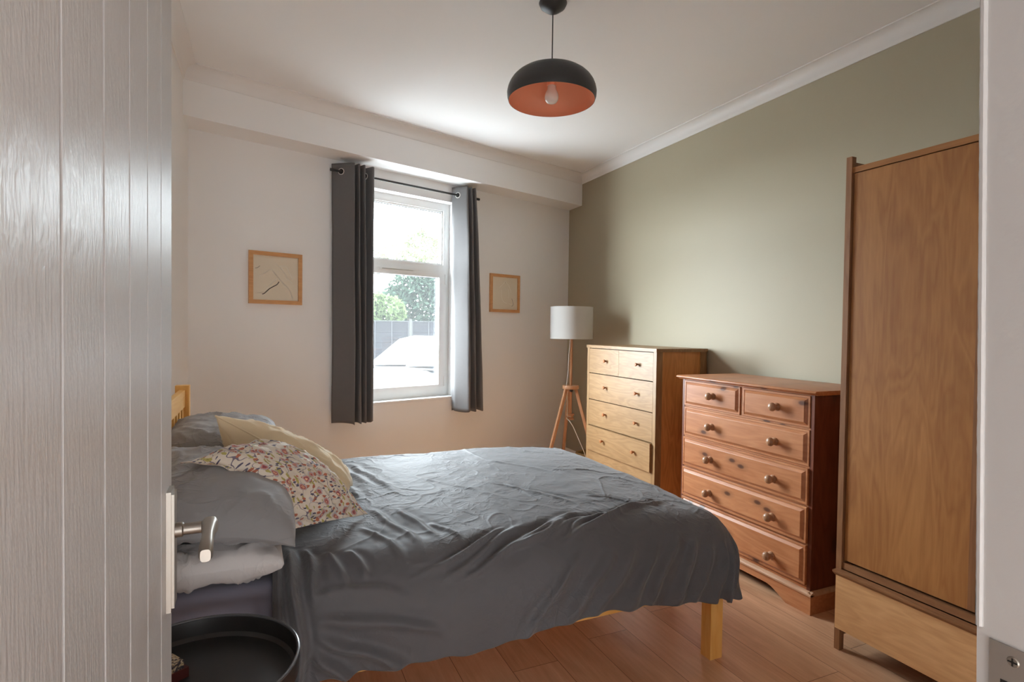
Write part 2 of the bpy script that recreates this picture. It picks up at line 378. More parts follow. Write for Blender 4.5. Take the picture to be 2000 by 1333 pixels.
nv = voro(uvmap((2.6, 1, 1), -.5, (3, 1, 0)), 13.0); c = k.mix(step(nv.outputs['Distance'], .25), c, (0.085, 0.075, 0.12))
rd = voro(uvmap((1.7, 1, 1), .9, (7, 2, 0)), 14.0); c = k.mix(step(rd.outputs['Distance'], .28), c, (0.42, 0.13, 0.07))
fl = voro(uvmap((1, 1, 1), 0, (1, 5, 0)), 10.0); d_ = fl.outputs['Distance']
c = k.mix(step(d_, .33), c, (0.44, 0.41, 0.42)); c = k.mix(step(d_, .26), c, (0.50, 0.22, 0.17)); c = k.mix(step(d_, .18), c, (0.26, 0.05, 0.07)); c = k.mix(step(d_, .12), c, (0.72, 0.42, 0.25)); c = k.mix(step(d_, .05), c, (0.40, 0.07, 0.05))
k.color(c); k.set(Roughness=0.75); k.b.inputs['Sheen Weight'].default_value = 0.2; M['floral'] = k.m

def glass(name, tint, refl=1.0, veil=0.0):
    k = NT(name); out = k.n['Material Output']; k.n.remove(k.b)
    t = k.new('ShaderNodeBsdfTransparent'); t.inputs[0].default_value = (*tint, 1); g = k.new('ShaderNodeBsdfGlossy'); g.inputs['Roughness'].default_value = 0.02
    fr = k.new('ShaderNodeLayerWeight'); fr.inputs['Blend'].default_value = 0.5; mx = k.new('ShaderNodeMixShader'); k.link(k.math('MULTIPLY_ADD', k.math('POWER', fr.outputs['Facing'], 5.0), .9, .04 * refl), mx.inputs[0])
    k.link(t.outputs[0], mx.inputs[1]); k.link(g.outputs[0], mx.inputs[2]); last = mx.outputs[0]
    if veil:
        tr = k.new('ShaderNodeBsdfTranslucent'); tr.inputs[0].default_value = (.9, .92, .95, 1); m2 = k.new('ShaderNodeMixShader'); m2.inputs[0].default_value = veil
        k.link(last, m2.inputs[1]); k.link(tr.outputs[0], m2.inputs[2]); last = m2.outputs[0]
    k.link(last, out.inputs['Surface']); return k.m
M['glass'] = glass('window_pane', (0.96, 0.98, 0.98), 1.6, 0.006)

# ------------------------------------------------------------------ setting
bm = bmesh.new()
pl = [(LX, NY - .12), (LX, -1.6), (1.6, -1.6), (1.6, NY - .12), (RX, NY - .12)]
c1 = wpt(0, 0.02, 0); c2 = wpt(-3.39, 0.02, 0)
add_prism(bm, [(LX - .05, -1.6), (1.6, -1.6), (1.6, .18), (RX + .05, .18), (RX + .05, c1.y + .02), (c2.x - .03, c2.y)], 'z', -0.06, 0.0)
struct('floor', bm, M['floor'], smooth=0)
bm = prism([(LX - .05, NY - .12), (RX + .05, NY - .12), (RX + .05, c1.y + .02), (c2.x - .03, c2.y)], 'z', CZ, CZ + .08); struct('ceiling', bm, M['ceiling'], smooth=0)
struct('wall_right', bx(RX, RX + .12, NY - .12, 5.10, 0, CZ), M['green_wall'], smooth=0)
struct('wall_left', bx(LX - .12, LX, NY, 4.1, 0, CZ), M['white_wall'], smooth=0)
bm = bmesh.new(); WT = 0.20
for a in ((-3.55, OP0, 0, WT, 0, CZ), (OP1, .10, 0, WT, 0, CZ), (OP0, OP1, 0, WT, 0, OZ0 - .022), (OP0, OP1, 0, WT, OZ1, CZ)): add_box(bm, *a)
struct('wall_window', bm, M['white_wall'], WALL, smooth=0)
DX0, DX1, DZ = -0.1260, 0.62, 2.03
bm = bmesh.new()
for a in ((LX - .12, DX0 - .03, 0.18, NY, 0, CZ), (DX1 + .060, RX + .05, 0.18, NY, 0, CZ), (DX0 - .03, DX1 + .03, 0.18, NY, DZ + .03, CZ)): add_box(bm, *a)
struct('wall_door', bm, M['white_wall'], smooth=0)
bm = bmesh.new()
for a in ((LX - .14, LX - .02, -1.6, .18, 0, 2.5), (1.6, 1.7, -1.6, .18, 0, 2.5), (LX - .14, 1.7, -1.7, -1.6, 0, 2.5), (LX - .14, 1.7, -1.7, .18, 2.5, 2.58)): add_box(bm, *a)
struct('wall_hall', bm, M['white_wall'], smooth=0)

# the rest of the house front, around and above the room
bm = bmesh.new()
for a in ((-14, -3.56, -.3, WT, -.4, 7.5), (.13, 12, -.3, WT, -.4, 7.5), (-3.56, .13, -.3, WT, CZ + .1, 7.5), (-14, 12, -7, -.3, 7.3, 7.5), (-3.56, .13, .02, WT, -.4, 0)): add_box(bm, *a)
struct('wall_house', bm, plain('house_render', (.55, .53, .50), .9), WALL, smooth=0)
# boxed-in beam above the window
SOF = -0.234
struct('trim_1', bx(-3.6, .12, SOF, 0.02, 2.50, CZ), M['white_wall'], WALL, smooth=0)
# plaster cove
def cove(n=8, d=.08, p=.072):
    pts = [(0, CZ), (0, CZ - d), (.006, CZ - d)]
    for i in range(n + 1):
        a = PI / 2 * i / n; pts.append((.010 + (p - .018) * (1 - math.cos(a)), CZ - d + .008 + (d - .014) * math.sin(a)))
    pts += [(p, CZ - .006), (p, CZ)]; return pts
struct('trim_2', prism([(RX - a, b) for a, b in cove()], 'y', NY, 4.80), M['trim_white'], smooth=40)
struct('trim_3', prism([(SOF - a, b) for a, b in cove()], 'x', -3.5, -.02), M['trim_white'], WALL, smooth=40)
struct('trim_4', prism([(LX + a, b) for a, b in cove()], 'y', NY, 3.75), M['trim_white'], smooth=40)
# skirting
sk = [(0, 0), (.016, 0), (.016, .085), (.010, .098), (0, .10)]
struct('baseboard_right', prism([(RX - a, b) for a, b in sk], 'y', NY, 4.95), M['trim_white'])
struct('baseboard_window', prism([(-a, b) for a, b in sk], 'x', -3.4, 0), M['trim_white'], WALL)
struct('baseboard_left', prism([(LX + a, b) for a, b in sk], 'y', NY, 3.96), M['trim_white'])

# door frame with strike plate; its latch jamb is a little out of plumb
JM = Matrix.Translation((.042 * 1.29, 0, 0)) @ Matrix(((1, 0, -.042, 0), (0, 1, 0, 0), (0, 0, 1, 0), (0, 0, 0, 1)))
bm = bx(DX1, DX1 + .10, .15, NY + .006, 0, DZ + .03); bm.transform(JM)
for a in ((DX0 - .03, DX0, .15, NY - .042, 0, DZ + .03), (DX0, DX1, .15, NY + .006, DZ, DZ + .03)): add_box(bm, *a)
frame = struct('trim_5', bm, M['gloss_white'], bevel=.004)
# ragged paint bead left along the arris
rnd = random.Random(4); pts = []; rr = []
for i in range(140):
    z = 1.02 + .95 * i / 139; pts.append((DX1 - .0006 + rnd.uniform(-.00012, .00012), NY + .0035 + rnd.uniform(-.0001, .0001), z)); rr.append(.0030 + rnd.uniform(-.0001, .00016))
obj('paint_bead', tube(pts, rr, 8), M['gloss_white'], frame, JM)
sp_ = obj('strike_plate', bx(DX1 - .0015, DX1 + .002, .241, .295, .86, 1.012), M['steel'], frame, JM, bevel=.0008); sp_['label'] = 'steel strike plate let into the door frame'
obj('screw', lathe([(0, .001), (.0042, .0012), (.005, 0), (.005, -.001)], 20, (DX1 - .0015, .2765, .999), '-x'), M['nickel'], sp_, JM)
bm = bmesh.new(); add_box(bm, DX1 - .0032, DX1 - .0022, .2729, .2801, .9984, .9996); add_box(bm, DX1 - .0032, DX1 - .0022, .2759, .2771, .9954, 1.0026); obj('screw_slot', bm, M['dark_hole'], sp_, JM)
obj('latch_hole', bx(DX1 - .002, DX1 - .001, .251, .286, .93, .978), M['dark_hole'], sp_, JM)

# open door leaf
ang = math.atan(.027); DL = 0.762
DM = Matrix.Translation((DX0 + .006, NY, 0)) @ Matrix.Rotation(PI / 2 + ang, 4, 'Z')      # local x along the leaf, +y towards the hidden face, -y towards the bed
ys_ = [.044, .163, .286, .403, .520, .641]
bm = bmesh.new(); T = .035
prof = [(0, 0)]
for g in ys_[:-1] if False else ys_:
    if g < DL - .02: prof += [(g - .0035, 0), (g - .0032, .006), (g + .0032, .006), (g + .0035, 0)]
prof += [(DL, 0), (DL, T), (0, T)]
add_prism(bm, prof, 'z', 0.006, DZ - .004)
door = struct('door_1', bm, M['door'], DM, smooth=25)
def dhand():
    hz = .955
    pl_ = obj('handle_plate', bx(DL - .068, DL - .024, -.0065, 0.001, .852, 1.040), M['nickel'], door, DM, bevel=.0016)
    obj('plate_face', bx(DL - .064, DL - .028, -.0105, -.006, .857, 1.035), M['nickel'], pl_, DM, bevel=.0015)
    obj('spindle_neck', lathe([(.0115, 0), (.0115, .012), (.0092, .014), (.0092, .046)], 24, (DL - .046, -.008, .974), '-y'), M['nickel'], pl_, DM)
    bm = bmesh.new(); secs = []
    for t, w, h, oz in ((0, .010, .0125, 0), (.012, .0125, .0135, 0), (.03, .010, .011, .0006), (.06, .0082, .0105, -.001), (.085, .009, .011, -.004), (.105, .0098, .012, -.008), (.114, .007, .009, -.010)):
        ring = [bm.verts.new((DL - .036 - t, -.058 + w * math.copysign(abs(math.cos(a)) ** .6, math.cos(a)), .974 + oz + h * math.copysign(abs(math.sin(a)) ** .6, math.sin(a)))) for a in [2 * PI * i / 20 for i in range(20)]]
        secs.append(ring)
    for a, b in zip(secs, secs[1:]):
        for i in range(20): bm.faces.new((a[i], a[(i + 1) % 20], b[(i + 1) % 20], b[i]))
    bm.faces.new(secs[0][::-1]); bm.faces.new(secs[-1]); bmesh.ops.recalc_face_normals(bm, faces=bm.faces[:])
    obj('door_handle', bm, M['nickel'], door, DM, smooth=60)
dhand()

# ------------------------------------------------------------------ window
bm = bmesh.new()
F0, F1 = .10, .17
for a in ((OP0, OP0 + .06, F0, F1, OZ0, OZ1), (OP1 - .06, OP1, F0, F1, OZ0, OZ1), (OP0 + .06, OP1 - .06, F0, F1, OZ1 - .06, OZ1), (OP0 + .06, OP1 - .06, F0, F1, OZ0, OZ0 + .05), (OP0 + .06, OP1 - .06, F0, F1, 1.765, 1.835)): add_box(bm, *a)
win = struct('window_1', bm, M['upvc'], WALL, bevel=.004)
def ring_bm(x0, x1, z0, z1, w, y0, y1):
    bm = bmesh.new()
    for a in ((x0, x0 + w, y0, y1, z0, z1), (x1 - w, x1, y0, y1, z0, z1), (x0 + w, x1 - w, y0, y1, z0, z0 + w), (x0 + w, x1 - w, y0, y1, z1 - w, z1)): add_box(bm, *a)
    return bm
obj('opening_sash', ring_bm(OP0 + .045, OP1 - .045, OZ0 + .035, 1.785, .062, F0 - .016, F1 - .03), M['upvc'], win, WALL, bevel=.004)
obj('glazing_bead', ring_bm(OP0 + .055, OP1 - .055, 1.828, OZ1 - .055, .018, F0 + .012, F0 + .04), M['upvc'], win, WALL, bevel=.003)
obj('gasket', ring_bm(OP0 + .106, OP1 - .106, OZ0 + .096, 1.724, .004, F0 + .012, F0 + .03), M['gasket'], win, WALL)
obj('gasket', ring_bm(OP0 + .072, OP1 - .072, 1.845, OZ1 - .072, .004, F0 + .022, F0 + .04), M['gasket'], win, WALL)
obj('pane', bx(OP0 + .07, OP1 - .07, F0 + .034, F0 + .038, 1.84, OZ1 - .07), M['glass'], win, WALL, smooth=0)
obj('pane', bx(OP0 + .10, OP1 - .10, F0 + .024, F0 + .028, OZ0 + .09, 1.73), M['glass'], win, WALL, smooth=0)
ven = obj('trickle_vent', bx(-2.06, -1.72, F0 - .022, F0 - .014, 1.752, 1.772), M['upvc'], win, WALL, bevel=.004)
obj('vent_slot', bx(-2.03, -1.75, F0 - .0235, F0 - .0215, 1.760, 1.7645), M['steel'], ven, WALL)
for z in (1.67, .80): obj('hinge', bx(OP1 - .052, OP1 - .036, F0 - .022, F0 + .002, z, z + .085), M['upvc'], win, WALL, bevel=.003)
obj('window_sill', bx(OP0 - .0, OP1 + .0, -.012, F0 + .01, OZ0 - .022, OZ0), M['upvc'], win, WALL, bevel=.004)

# ------------------------------------------------------------------ outside
def ground_mat():
    k = NT('pale_tarmac'); v = k.mapping((1, 1, 1)); k.color(k.mix(k.noise(v, 3, 5), (.42, .42, .41), (.52, .52, .50))); k.set(Roughness=.9); return k.m
struct('ground', prism([(-30, 5.6), (45, 5.6), (45, 60), (-30, 60)], 'z', -.40, -.30), ground_mat(), smooth=0)
FA = R_(-9); FM = Matrix.Translation((4.81, 20, -.30)) @ Matrix.Rotation(FA, 4, 'Z')
M['fence'] = wood('weathered_fence', (.0075, .0075, .0085), (.0135, .0135, .0155), 'x', .9, .6, .2, spec=.03); M['batten'] = plain('pale_weathered_batten', (.022, .022, .0235), .9, spec=.03); M['post'] = plain('concrete_post', (.026, .026, .024), .9, 0, .2, 40, .03)
fence = thing('garden_fence', 'weathered grey panel fence with concrete posts seen through the window', 'fence', FM.translation, FA)
for i in range(-4, 5):
    obj('post', bx(i * 1.9 - .05, i * 1.9 + .05, -.05, .05, 0, 1.90), M['post'], fence, FM, bevel=.01)
    if i == 4: continue
    x0, x1 = i * 1.9 + .05, i * 1.9 + 1.85
    bm = bmesh.new()
    for j in range(14):
        z0 = .06 + j * .123; h = random.uniform(-.006, .006)
        add_prism(bm, [(.006, z0), (-.022, z0 + h), (-.006, z0 + .136), (.010, z0 + .136)], 'x', x0, x1)
    fp = obj('fence_panel', bm, M['fence'], fence, FM)
    for b in range(4): obj('batten', bx(x0 + b * .586, x0 + b * .586 + .035, -.035, -.008, .05, 1.80), M['batten'], fp, FM)
    obj('capping', bx(x0, x1, -.04, .03, 1.80, 1.83), M['batten'], fp, FM)

def leaf_mat(name, a, b):
    k = NT(name); v = k.mapping((1, 1, 1)); k.color(k.mix(k.noise(v, 1.2, 3), a, b)); k.set(Roughness=.8); k.b.inputs['Specular IOR Level'].default_value = .1
    out = k.n['Material Output']; tr = k.new('ShaderNodeBsdfTranslucent'); tr.inputs[0].default_value = (*b, 1); mx = k.new('ShaderNodeMixShader'); mx.inputs[0].default_value = .3
    k.link(k.b.outputs[0], mx.inputs[1]); k.link(tr.outputs[0], mx.inputs[2]); k.link(mx.outputs[0], out.inputs['Surface']); return k.m
M['leaf_dark'] = leaf_mat('dark_foliage', (.010, .018, .013), (.018, .032, .020)); M['leaf_light'] = leaf_mat('light_foliage', (.034, .052, .020), (.055, .078, .030)); M['leaf_pale'] = leaf_mat('pale_foliage', (.055, .070, .030), (.085, .100, .045)); M['bark'] = plain('bark', (.08, .065, .05), .9)
def tree(label, base, trunk_h, blobs, n, size, mat, seed, limbs):
    t = thing('tree', label, 'tree', base, group=None); rg = np.random.RandomState(seed); B = Vector(base)
    bm = bmesh.new(); add_tube(bm, [B, B + Vector((.05, 0, trunk_h * .5)), B + Vector((0, .05, trunk_h))], [.14, .11, .07], 8)
    for c, r in limbs: add_tube(bm, [B + Vector((0, 0, trunk_h * .75)), B + Vector(((c[0]) * .5, c[1] * .5, (trunk_h * .75 + c[2]) / 2 + .15)), B + Vector(c)], [.06, .04, r], 6)
    obj('trunk', bm, M['bark'], t)
    V = []; Fc = []; wts = np.array([b[3] ** 2 for b in blobs]); wts = wts / wts.sum()
    for i in range(n):
        b = blobs[rg.choice(len(blobs), p=wts)]; d = rg.normal(size=3); d /= np.linalg.norm(d); r_ = b[3] * rg.uniform(.55, 1.0) ** .6
        p = np.array(b[:3]) + d * r_ * np.array([1, .8, .9]); a = rg.normal(size=3); a /= np.linalg.norm(a); q = np.cross(a, rg.normal(size=3)); q /= np.linalg.norm(q)
        s = size * rg.uniform(.6, 1.3); k0 = len(V); p = p + np.array(base)
        V += [p - a * s, p + q * s * .45, p + a * s, p - q * s * .45]; Fc.append((k0, k0 + 1, k0 + 2, k0 + 3))
    o = mesh_np('foliage', np.array(V), Fc, mat, t, smooth=False); return t
tree('dense dark green tree behind the garden fence in the lower window pane', (5.85, 24.6, -.3), 2.4, [(-.6, 0, 2.3, 1.2), (.5, 0, 2.7, 1.35), (1.6, .2, 2.4, 1.3), (2.6, .3, 2.8, 1.4), (-.2, 0, 3.3, .75), (1.0, 0, 3.6, .8), (2.0, 0, 3.9, .9)], 7500, .13, M['leaf_dark'], 3, [((-.6, 0, 2.8), .02), ((1.2, 0, 3.4), .02)])
tree('bright green bush at the left behind the fence', (3.75, 21.3, -.3), 1.5, [(-.3, 0, 1.9, .8), (.5, 0, 2.2, .7), (.1, 0, 2.5, .45), (-1.2, 0, 1.8, .7)], 3000, .11, M['leaf_light'], 5, [((.1, 0, 2.3), .02)])
tree('tall sparse tree against the white sky in the upper window pane', (8.6, 29, -.3), 4.6, [(-3.4, 0, 4.9, .7), (-2.6, 0, 5.2, .8), (-1.8, 0, 5.0, .8), (-1.0, 0, 5.8, 1.0), (-.4, 0, 6.8, .9), (-1.4, 0, 6.2, .6), (-.2, 0, 5.2, 1.0)], 2600, .10, M['leaf_pale'], 9, [((-1.6, 0, 5.0), .015), ((-.4, 0, 6.2), .02), ((-2.6, 0, 5.0), .01), ((-3.4, 0, 4.8), .01)])

# silver car parked outside
M['car'] = plain('silver_car_paint', (.030, .031, .032), .35, .0, spec=.12); M['car_glass'] = plain('car_glass', (.022, .024, .027), .12, spec=.22); M['rubber'] = plain('black_rubber', (.006, .006, .006), .8, spec=.05)
M['car_black'] = plain('black_plastic', (.006, .006, .006), .7, spec=.05); M['alloy'] = plain('alloy_wheel', (.5, .5, .5), .35, .8)
def car():
    hd = Vector((-.766, -.643, 0)); rz = math.atan2(hd.y, hd.x)
    base = Vector((1.95, 8.55, -.30)) - hd * .75; CM = Matrix.Translation(base) @ Matrix.Rotation(rz, 4, 'Z')   # local x towards the nose
    t = thing('car', 'silver hatchback parked outside, windscreen and bonnet seen through the lower window pane', 'car', base, rz)
    def loft(secs, close_ends=True):
        bm = bmesh.new(); rings = [[bm.verts.new(p) for p in s] for s in secs]; n = len(rings[0])
        for a, b in zip(rings, rings[1:]):
            for i in range(n): bm.faces.new((a[i], a[(i + 1) % n], b[(i + 1) % n], b[i]))
        bm.faces.new(rings[0]); bm.faces.new(rings[-1][::-1]); bmesh.ops.recalc_face_normals(bm, faces=bm.faces[:]); return bm
    secs = []
    for x, w, zt, zc, zb in ((-1.95, .70, .80, .86, .35), (-1.85, .80, .90, .93, .25), (-1.3, .86, .93, .95, .20), (0, .88, .93, .96, .18), (.75, .87, .90, .97, .18), (1.2, .85, .82, .92, .18), (1.7, .80, .72, .82, .20), (1.98, .70, .62, .70, .25), (2.06, .55, .50, .56, .32)):
        secs.append([(x, -w, zt * .75), (x, -w * .97, zt), (x, -w * .6, zc), (x, 0, zc + .02), (x, w * .6, zc), (x, w * .97, zt), (x, w, zt * .75), (x, w * .95, zb), (x, -w * .95, zb)])
    b = obj('body', loft(secs), M['car'], t, CM, smooth=50, bevel=.02)
    cab = []
    for x, w, z in ((.72, .78, .95), (.05, .62, 1.40), (-.35, .60, 1.455), (-1.0, .60, 1.44), (-1.55, .66, 1.30), (-1.82, .72, .95)):
        cab.append([(x, -w, z), (x, w, z), (x * .98, w + .02, .93), (x * .98, -w - .02, .93)])
    obj('cabin', loft(cab), M['car'], t, CM, smooth=50)
    def quad(name, ps, m, par=t, th=.012):
        bm = bmesh.new(); A = [Vector(p) for p in ps]; n = (A[1] - A[0]).cross(A[2] - A[0]).normalized(); v1 = [bm.verts.new(p) for p in A]; v2 = [bm.verts.new(p + n * th) for p in A]
        bm.faces.new(v1[::-1]); bm.faces.new(v2)
        for i in range(len(A)): bm.faces.new((v1[i], v1[(i + 1) % len(A)], v2[(i + 1) % len(A)], v2[i]))
        bmesh.ops.recalc_face_normals(bm, faces=bm.faces[:]); return obj(name, bm, m, par, CM)
    quad('windscreen', [(.70, -.70, .972), (.70, .70, .972), (.09, .56, 1.378), (.09, -.56, 1.378)], M['car_glass'])
    for s in (-1, 1):
        quad('side_window', [(.48, s * .755, 1.0), (.02, s * .65, 1.36), (-.9, s * .64, 1.40), (-1.3, s * .74, 1.0)][::s], M['car_glass'])
        mi = obj('mirror', bx(.42, .58, min(s * .86, s * 1.04), max(s * .86, s * 1.04), .98, 1.12), M['car'], t, CM, bevel=.03)
        obj('headlamp', bx(1.72, 1.90, min(s * .52, s * .76), max(s * .52, s * .76), .60, .70), M['car_glass'], t, CM, bevel=.03)
        for x in (1.28, -1.25):
            w = obj('wheel', lathe([(.18, -.09), (.30, -.09), (.31, -.05), (.31, .05), (.30, .09), (.18, .09)], 28, (x, s * .78, .31), 'y'), M['rubber'], t, CM)
            obj('hub', lathe([(.02, .10), (.17, .095), (.19, .07), (.19, -.09)], 24, (x, s * .785, .31), 'y' if s > 0 else '-y'), M['alloy'], w, CM)
    for y0, y1 in ((-.55, .0), (.05, .6)): obj('wiper', tube([(.74, y0, .985), (.70, (y0 + y1) / 2, 1.0), (.69, y1, 1.01)], .012, 6), M['car_black'], t, CM)
    quad('cowl', [(.86, -.72, .955), (.86, .72, .955), (.70, .72, .975), (.70, -.72, .975)], M['car_black'])
car()

# ------------------------------------------------------------------ curtain rod and curtains
rodz, rodo = 2.403, -.08
def wthing(name, label, cat, s, z, group=None): return thing(name, label, cat, wpt(s, 0, z), WANG, group)
rod = wthing('curtain_rod', 'thin dark grey curtain rod above the window under the boxed beam', 'curtain rod', -1.86, rodz)
obj('pole', tube([(-2.50, rodo, rodz), (-1.222, rodo, rodz)], .008, 14), M['black_metal'], rod, WALL)
for s in (-2.44, -1.262):
    obj('bracket', tube([(s, 0, rodz + .012), (s, -.045, rodz + .012), (s, rodo, rodz - .004)], .006, 8), M['black_metal'], rod, WALL)
    obj('wall_plate', bx(s - .014, s + .014, -.006, 0.001, rodz - .03, rodz + .05), M['black_metal'], rod, WALL, bevel=.002)
for s in (-2.507, -1.215): obj('end_cap', lathe([(.0105, -.012), (.0105, .012)], 16, (s, rodo, rodz), 'x'), M['black_metal'], rod, WALL)
def curtain(label, knots_top, knots_bot, z0, z1, rings, seed):
    t = wthing('curtain', label, 'curtain', sum(p[0] for p in knots_top) / len(knots_top), z0, None)
    nz = 70
    def resample(kn, per=9):
        P = np.array(kn); out = []
        for i in range(len(P) - 1):
            p0 = P[max(i - 1, 0)]; p1 = P[i]; p2 = P[i + 1]; p3 = P[min(i + 2, len(P) - 1)]
            for q in np.linspace(0, 1, per, endpoint=False):
                cr = .5 * ((2 * p1) + (-p0 + p2) * q + (2 * p0 - 5 * p1 + 4 * p2 - p3) * q * q + (-p0 + 3 * p1 - 3 * p2 + p3) * q ** 3); ln = p1 + (p2 - p1) * q
                out.append(.45 * cr + .55 * ln)
        out.append(P[-1]); return np.array(out)
    A = resample(knots_top); B = resample(knots_bot); nu = len(A); Z = np.linspace(z1, z0, nz)
    P = np.zeros((nu, nz, 3)); tt = (z1 - Z) / (z1 - z0); e = tt ** .8
    for j in range(nz): P[:, j, :2] = A * (1 - e[j]) + B * e[j]; P[:, j, 2] = Z[j]
    ui = np.arange(nu)[:, None] * .16; zz = Z[None, :] * 1.0
    P[:, :, 1] += .006 * pnoise(ui * .8 + 0 * zz, zz * 2.2 + 0 * ui, seed) * np.clip(tt * 4, 0, 1)[None, :]
    P[:, :, 0] += .005 * pnoise(ui * .5 + 0 * zz, zz * 1.6 + 0 * ui, seed + 3) * np.clip(tt * 4, 0, 1)[None, :]
    P[:, -1, 2] += .006 * np.sin(ui[:, 0] * 2)
    N = grid_normals(P); th = .0016
    top = P + N * th; bot = P - N * th; V = np.concatenate([top.reshape(-1, 3), bot.reshape(-1, 3)]); n0 = nu * nz
    F = grid_faces(nu, nz); F = F + [tuple(i + n0 for i in f[::-1]) for f in F]
    bd = [(i * nz, (i + 1) * nz) for i in range(nu - 1)] + [((i + 1) * nz + nz - 1, i * nz + nz - 1) for i in range(nu - 1)] + [(j + 1, j) for j in range(nz - 1)] + [((nu - 1) * nz + j, (nu - 1) * nz + j + 1) for j in range(nz - 1)]
    F += [(b, a, a + n0, b + n0) for a, b in bd]
    mesh_np('fabric_panel', V, F, M['curtain'], t, WALL)
    rings = []
    for p_, q_ in zip(A, A[1:]):
        if (p_[1] - rodo) * (q_[1] - rodo) < 0:
            w_ = (rodo - p_[1]) / (q_[1] - p_[1]); d_ = q_ - p_; rings.append((p_[0] + w_ * d_[0], rodo, (-d_[1], d_[0], 0)))
    for s, o, ax in rings:
        bm = bmesh.new(); add_torus(bm, (s, o, rodz), .021, .0038, ax); ey = obj('eyelet', bm, M['eyelet'], t, WALL); ey['label'] = 'pale metal eyelet ring'
        d_ = Vector(ax).normalized(); bm = bmesh.new(); uu = Vector((0, 0, 1)); vv = d_.cross(uu)
        ring = [[bm.verts.new(Vector((s, o, rodz)) + d_ * e + .0185 * (math.cos(2 * PI * i / 20) * uu + math.sin(2 * PI * i / 20) * vv)) for i in range(20)] for e in (-.0026, .0026)]
        bm.faces.new(ring[0]); bm.faces.new(ring[1][::-1])
        for i in range(20): bm.faces.new((ring[0][i], ring[0][(i + 1) % 20], ring[1][(i + 1) % 20], ring[1][i]))
        bmesh.ops.recalc_face_normals(bm, faces=bm.faces[:]); obj('eyelet_hole', bm, M['dark_hole'], ey, WALL)
kt = [(-2.485, -.020), (-2.385, -.150), (-2.372, -.150), (-2.368, -.03), (-2.352, -.03), (-2.342, -.150), (-2.332, -.150), (-2.328, -.03), (-2.312, -.03), (-2.302, -.150), (-2.290, -.150), (-2.284, -.03), (-2.268, -.03), (-2.232, -.152), (-2.215, -.140)]
kb = [(-2.475, -.028), (-2.375, -.160), (-2.360, -.160), (-2.352, -.03), (-2.338, -.03), (-2.325, -.155), (-2.312, -.155), (-2.308, -.03), (-2.295, -.03), (-2.280, -.155), (-2.268, -.155), (-2.262, -.03), (-2.250, -.03), (-2.225, -.150), (-2.205, -.135)]
curtain('grey eyelet curtain hanging at the left of the window', kt, kb, .60, 2.462, [(-2.436, rodo, (.13, .10, 0)), (-2.37, rodo, (1, 0, 0)), (-2.335, rodo, (1, 0, 0)), (-2.297, rodo, (1, 0, 0)), (-2.252, rodo, (1, .3, 0))], 2)
kt = [(-1.452, -.030), (-1.440, -.050), (-1.392, -.155), (-1.376, -.150), (-1.372, -.03), (-1.358, -.03), (-1.346, -.15), (-1.334, -.15), (-1.330, -.03), (-1.318, -.03), (-1.306, -.15), (-1.296, -.15), (-1.290, -.03), (-1.276, -.045)]
kb = [(-1.425, -.020), (-1.420, -.060), (-1.355, -.170), (-1.335, -.165), (-1.322, -.03), (-1.306, -.03), (-1.284, -.16), (-1.268, -.16), (-1.252, -.03), (-1.236, -.03), (-1.212, -.16), (-1.196, -.16), (-1.184, -.03), (-1.160, -.05)]
curtain('grey eyelet curtain hanging at the right of the window', kt, kb, .60, 2.470, [(-1.424, rodo, (1, .45, 0)), (-1.365, rodo, (1, 0, 0)), (-1.324, rodo, (1, 0, 0)), (-1.283, rodo, (1, 0, 0))], 8)

# ------------------------------------------------------------------ framed pictures
M['art'] = paint('beige_art_paper', (0.74, 0.66, 0.53), 0.8, 80, .02); M['ink_white'] = plain('pale_ink', (0.86, 0.81, 0.72), .8); M['ink_black'] = plain('dark_ink', (.03, .02, .02), .7)
def picture(label, s0, s1, z0, z1, strokes):
    t = wthing('framed_print', label, 'picture', (s0 + s1) / 2, z0)
    w = .026
    obj('frame', ring_bm(s0, s1, z0, z1, w, -.020, 0), M['frame_wood'], t, WALL, bevel=.0015)
    a = obj('print', bx(s0 + w - .002, s1 - w + .002, -.010, -.004, z0 + w - .002, z1 - w + .002), M['art'], t, WALL, smooth=0)
    W_ = s1 - s0 - 2 * w; H_ = z1 - z0 - 2 * w
    for dark, wd, pts in strokes:
        P = [Vector((s0 + w + u * W_, -.0102, z0 + w + v * H_)) for u, v in pts]; Q = []
        for i in range(len(P) - 1):
            p0, p1, p2, p3 = P[max(i - 1, 0)], P[i], P[i + 1], P[min(i + 2, len(P) - 1)]
            for q in (0, .25, .5, .75): Q.append(.5 * ((2 * p1) + (-p0 + p2) * q + (2 * p0 - 5 * p1 + 4 * p2 - p3) * q * q + (-p0 + 3 * p1 - 3 * p2 + p3) * q ** 3))
        Q.append(P[-1]); bm = bmesh.new(); L = []
        for i, p in enumerate(Q):
            d = (Q[min(i + 1, len(Q) - 1)] - Q[max(i - 1, 0)]).normalized(); n = Vector((-d.z, 0, d.x)); L.append((bm.verts.new(p + n * wd), bm.verts.new(p - n * wd)))
        for (a0, a1), (b0, b1) in zip(L, L[1:]): bm.faces.new((a0, a1, b1, b0))
        for f_ in bm.faces:
            if f_.normal.y > 0: f_.normal_flip()
        bmesh.ops.solidify(bm, geom=bm.faces[:], thickness=.0006)
        obj('brush_stroke', bm, M['ink_black'] if dark else M['ink_white'], a, WALL, smooth=0)
